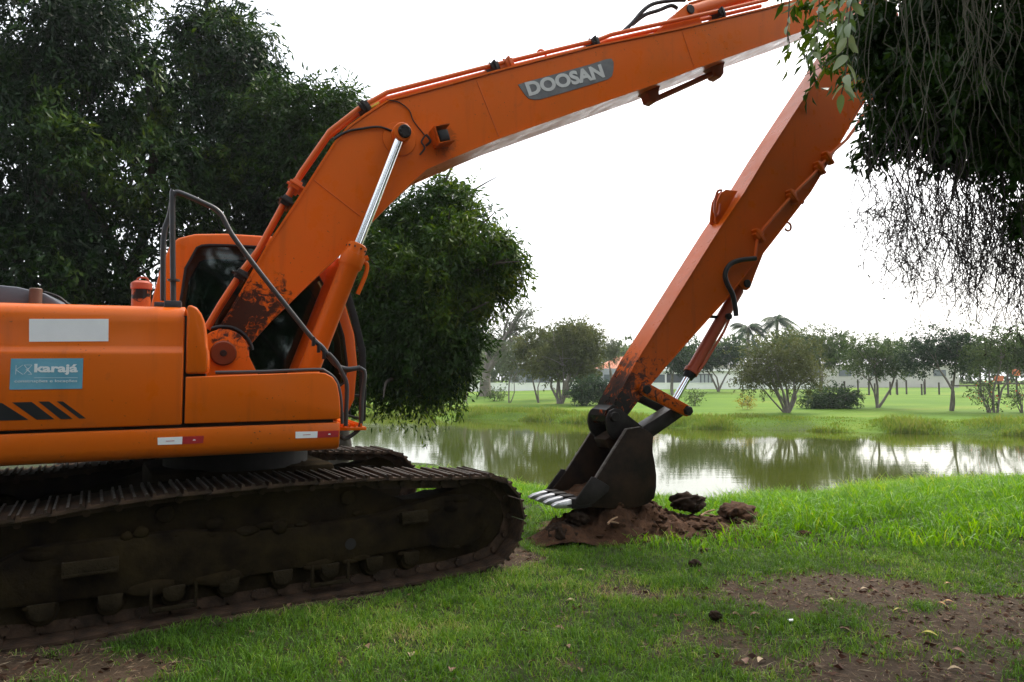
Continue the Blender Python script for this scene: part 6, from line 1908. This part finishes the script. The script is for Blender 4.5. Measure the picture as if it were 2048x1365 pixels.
tag(bg, "tall bright green grass on the near lake bank", None, None, "stuff")
N_BANK = len(X)

# fringe along the far shore and thin lawn beyond
X, Y0 = scatter(70000, -30, 40, 0, 1)
yf = np.interp(X, FSX, FSY)
off = RNG.random(len(X)) ** 1.6 * 4.2 - 0.15
Y = yf + off
pat = fbm(X * 0.5, Y * 0.9, 91, 3)
keep = frustum(X, Y, 2) & (RNG.random(len(X)) < np.clip(0.2 + 1.3 * pat, 0, 1))
X, Y, pat, off = X[keep], Y[keep], pat[keep], off[keep]
Hh = RNG.uniform(0.10, 0.42, len(X)) * np.clip((pat - 0.5) * 3.5 + 0.75, 0.15, 1.6) * np.clip(1.2 - off / 4.5, 0.3, 1)
rn = np.clip(RNG.normal(0.5, 0.2, len(X)) + 0.5 * (pat - 0.5), 0, 1)
V, F, S, rr = grass_mesh(X, Y, ground_height(X, Y), Hh, RNG.uniform(0.02, 0.045, len(X)), RNG.uniform(0.15, 0.7, len(X)), rn)
fg = mesh_obj("shore_grass", big_mesh("shore_grass", V, F, S, rr), M_FARGRASS)
tag(fg, "tall grass fringe along the far shore of the lake", None, None, "stuff")

# ------------------------------------------------------------------ dry litter on the bare earth
X, Y = scatter(56000, -4.2, 6.5, 3.2, 7.6)
so = soil_mask(X, Y)
keep = frustum(X, Y) & (RNG.random(len(X)) < 0.05 + 0.6 * so) & ~under_machine(X, Y)
X, Y = X[keep], Y[keep]
a = RNG.uniform(0, 6.28, len(X)); n = len(X)
P = np.stack([X, Y, ground_height(X, Y) + RNG.uniform(0.004, 0.018, n)], 1)
D = np.stack([np.cos(a), np.sin(a), RNG.normal(0, 0.12, n)], 1)
isleaf = RNG.random(n) < 0.22
L = np.where(isleaf, RNG.uniform(0.02, 0.065, n), RNG.uniform(0.03, 0.11, n)); W = np.where(isleaf, L * 0.5, 0.0034)
V, F, S, rr = leaf_mesh(P, D, L, W, np.where(isleaf, RNG.uniform(0, 0.55, n), RNG.uniform(0.45, 1, n)))
M_LITTER = mat_leaf("dry_litter", [(0.0, (0.045, 0.024, 0.016)), (0.4, (0.12, 0.060, 0.038)), (0.7, (0.24, 0.17, 0.105)), (1.0, (0.42, 0.34, 0.23))], 0.1, 0.8, 0.2)
lt = mesh_obj("leaf_litter", big_mesh("leaf_litter", V, F, S, rr), M_LITTER)
tag(lt, "scattered dry straw and leaf litter on the bare earth", None, None, "stuff")

# single fallen leaves that stand out
M_FALL_Y = mat_simple("yellow_fallen_leaf", (0.42, 0.36, 0.035), 0.6, 0, 0.3, 30, 0.1)
M_FALL_O = mat_simple("orange_fallen_leaf", (0.40, 0.17, 0.025), 0.6, 0, 0.4, 30, 0.1)
M_FALL_B = mat_simple("brown_fallen_leaf", (0.23, 0.12, 0.075), 0.7, 0, 0.4, 30, 0.1)
M_FALL_P = mat_simple("pale_fallen_leaf", (0.45, 0.33, 0.20), 0.7, 0, 0.3, 30, 0.1)
def fallen(x, y, L, W, rot, mat, label, group=None):
    bm = B()
    n = 8
    rows = []
    for i in range(n):
        t = i / (n - 1)
        w = W * 0.5 * math.sin(math.pi * min(max(t, 0.03), 0.985)) ** 0.8
        cx = 0.14 * L * math.sin(t * math.pi); z = 0.10 * L * math.sin(t * math.pi * 1.0) + random.uniform(0, 0.02) * L
        rows.append([bm.verts.new((cx - w, (t - .5) * L, z + w * 0.5)), bm.verts.new((cx, (t - .5) * L, z)), bm.verts.new((cx + w, (t - .5) * L, z + w * 0.5))])
    for a_, b_ in zip(rows, rows[1:]):
        bm.faces.new((a_[0], a_[1], b_[1], b_[0])); bm.faces.new((a_[1], a_[2], b_[2], b_[1]))
    o = mesh_obj("fallen_leaf", finish(bm, 180), mat, None, (x, y, gh(x, y) + 0.012), (random.uniform(-.15, .15), random.uniform(-.15, .15), rot))
    tag(o, label, "leaf", group or "fallen leaves on the ground")
fallen(2.74, 4.59, 0.1, 0.035, 0.9, M_FALL_Y, 'large curved yellow leaf on bare soil near the right edge')
fallen(2.80, 5.04, 0.085, 0.025, 1.5, M_FALL_Y, 'slim yellow green leaf lying flat left of the large curved yellow leaf')
fallen(3.29, 5.24, 0.08, 0.03, 1.2, M_FALL_O, 'bright orange leaf on the grass strip at the right edge')
fallen(3.20, 5.19, 0.06, 0.028, 0.6, M_FALL_O, 'smaller orange brown leaf touching the bright orange leaf')
fallen(3.58, 5.71, 0.07, 0.03, 1.5, M_FALL_O, 'orange leaf at the edge of the tall grass on the right')
fallen(2.39, 5.22, 0.06, 0.04, 0.9, M_FALL_P, 'pale tan leaf in the middle of the bare soil')
fallen(2.80, 5.53, 0.06, 0.03, 1.4, M_FALL_P, 'pale yellowish leaf on the far part of the bare soil')
fallen(2.34, 6.00, 0.06, 0.02, 1.5, M_FALL_Y, 'little yellow leaf at the far left tip of the bare soil')
fallen(1.58, 4.93, 0.07, 0.045, 1.2, M_FALL_B, 'pinkish brown leaf left of the white paper scrap')
fallen(1.72, 4.93, 0.08, 0.03, 1.5, M_FALL_B, 'long brown leaf between pinkish leaf and white paper scrap')
fallen(1.49, 4.17, 0.08, 0.035, 2.2, M_FALL_P, 'light brown folded leaf at the bottom beside the soil patch')
fallen(1.38, 4.17, 0.06, 0.05, 0.2, M_FALL_B, 'dark brown leaf left of the light folded leaf at the bottom')
fallen(2.76, 4.33, 0.08, 0.04, 0.8, M_FALL_B, 'brown leaf on the soil right of the large curved yellow leaf')
fallen(2.54, 4.01, 0.08, 0.04, 1.2, M_FALL_P, 'tan leaf in the bottom right corner')
fallen(-0.62, 4.25, 0.06, 0.045, 0.3, M_FALL_P, 'pale peach leaf on the lawn at the bottom centre')
fallen(-0.91, 4.37, 0.05, 0.04, 0.8, M_FALL_B, 'brown leaf on the lawn left of the pale peach leaf')
fallen(-0.35, 4.00, 0.05, 0.045, 0.1, M_FALL_B, 'dark reddish leaf on the lawn at the bottom edge')
fallen(0.31, 4.64, 0.09, 0.035, 1.2, M_FALL_B, 'long dark brown leaf on the lawn in line below the bucket')
fallen(0.34, 4.34, 0.055, 0.04, 0.5, M_FALL_B, 'brown leaf just below the long dark brown leaf')
fallen(2.22, 4.66, 0.09, 0.03, 1.0, M_FALL_B, 'reddish brown leaf curled on the soil below the pale tan leaf')
fallen(0.60, 6.09, 0.07, 0.03, 1.3, M_FALL_P, 'pale straw coloured leaf on thin grass before the dirt ridge')
fallen(0.44, 5.23, 0.07, 0.03, 1.4, M_FALL_P, 'tan leaf with dark shadow on the lawn near the track front')
bm = B(); add_box(bm, -0.028, 0.028, -0.012, 0.012, 0.0, 0.012, 0.004)
o = mesh_obj("paper_scrap", finish(bm), M_WHITE, None, (1.935, 4.83, gh(1.935, 4.83) + 0.012), (0.1, 0.05, 0.3))
tag(o, "tiny white paper scrap on the grass edge", "litter")

# ------------------------------------------------------------------ haze over the lake
bm = B()
add_box(bm, -430, 430, -65, 905, -3.5, 14.5)
hm, nd, lk = new_mat("pale_haze")
pv_ = nd.new("ShaderNodeVolumePrincipled")
pv_.inputs["Color"].default_value = (0.92, 0.96, 1.0, 1)
pv_.inputs["Density"].default_value = 0.00042
pv_.inputs["Anisotropy"].default_value = 0.2
ho = nd.new("ShaderNodeOutputMaterial"); lk.new(pv_.outputs[0], ho.inputs["Volume"])
hz = mesh_obj("haze", finish(bm), hm)
tag(hz, "thin pale haze over the lake", None, None, "stuff")
print("blades", N_LAWN, N_BANK, "tris", sum(len(o.data.polygons) for o in bpy.data.objects if o.type == 'MESH'))
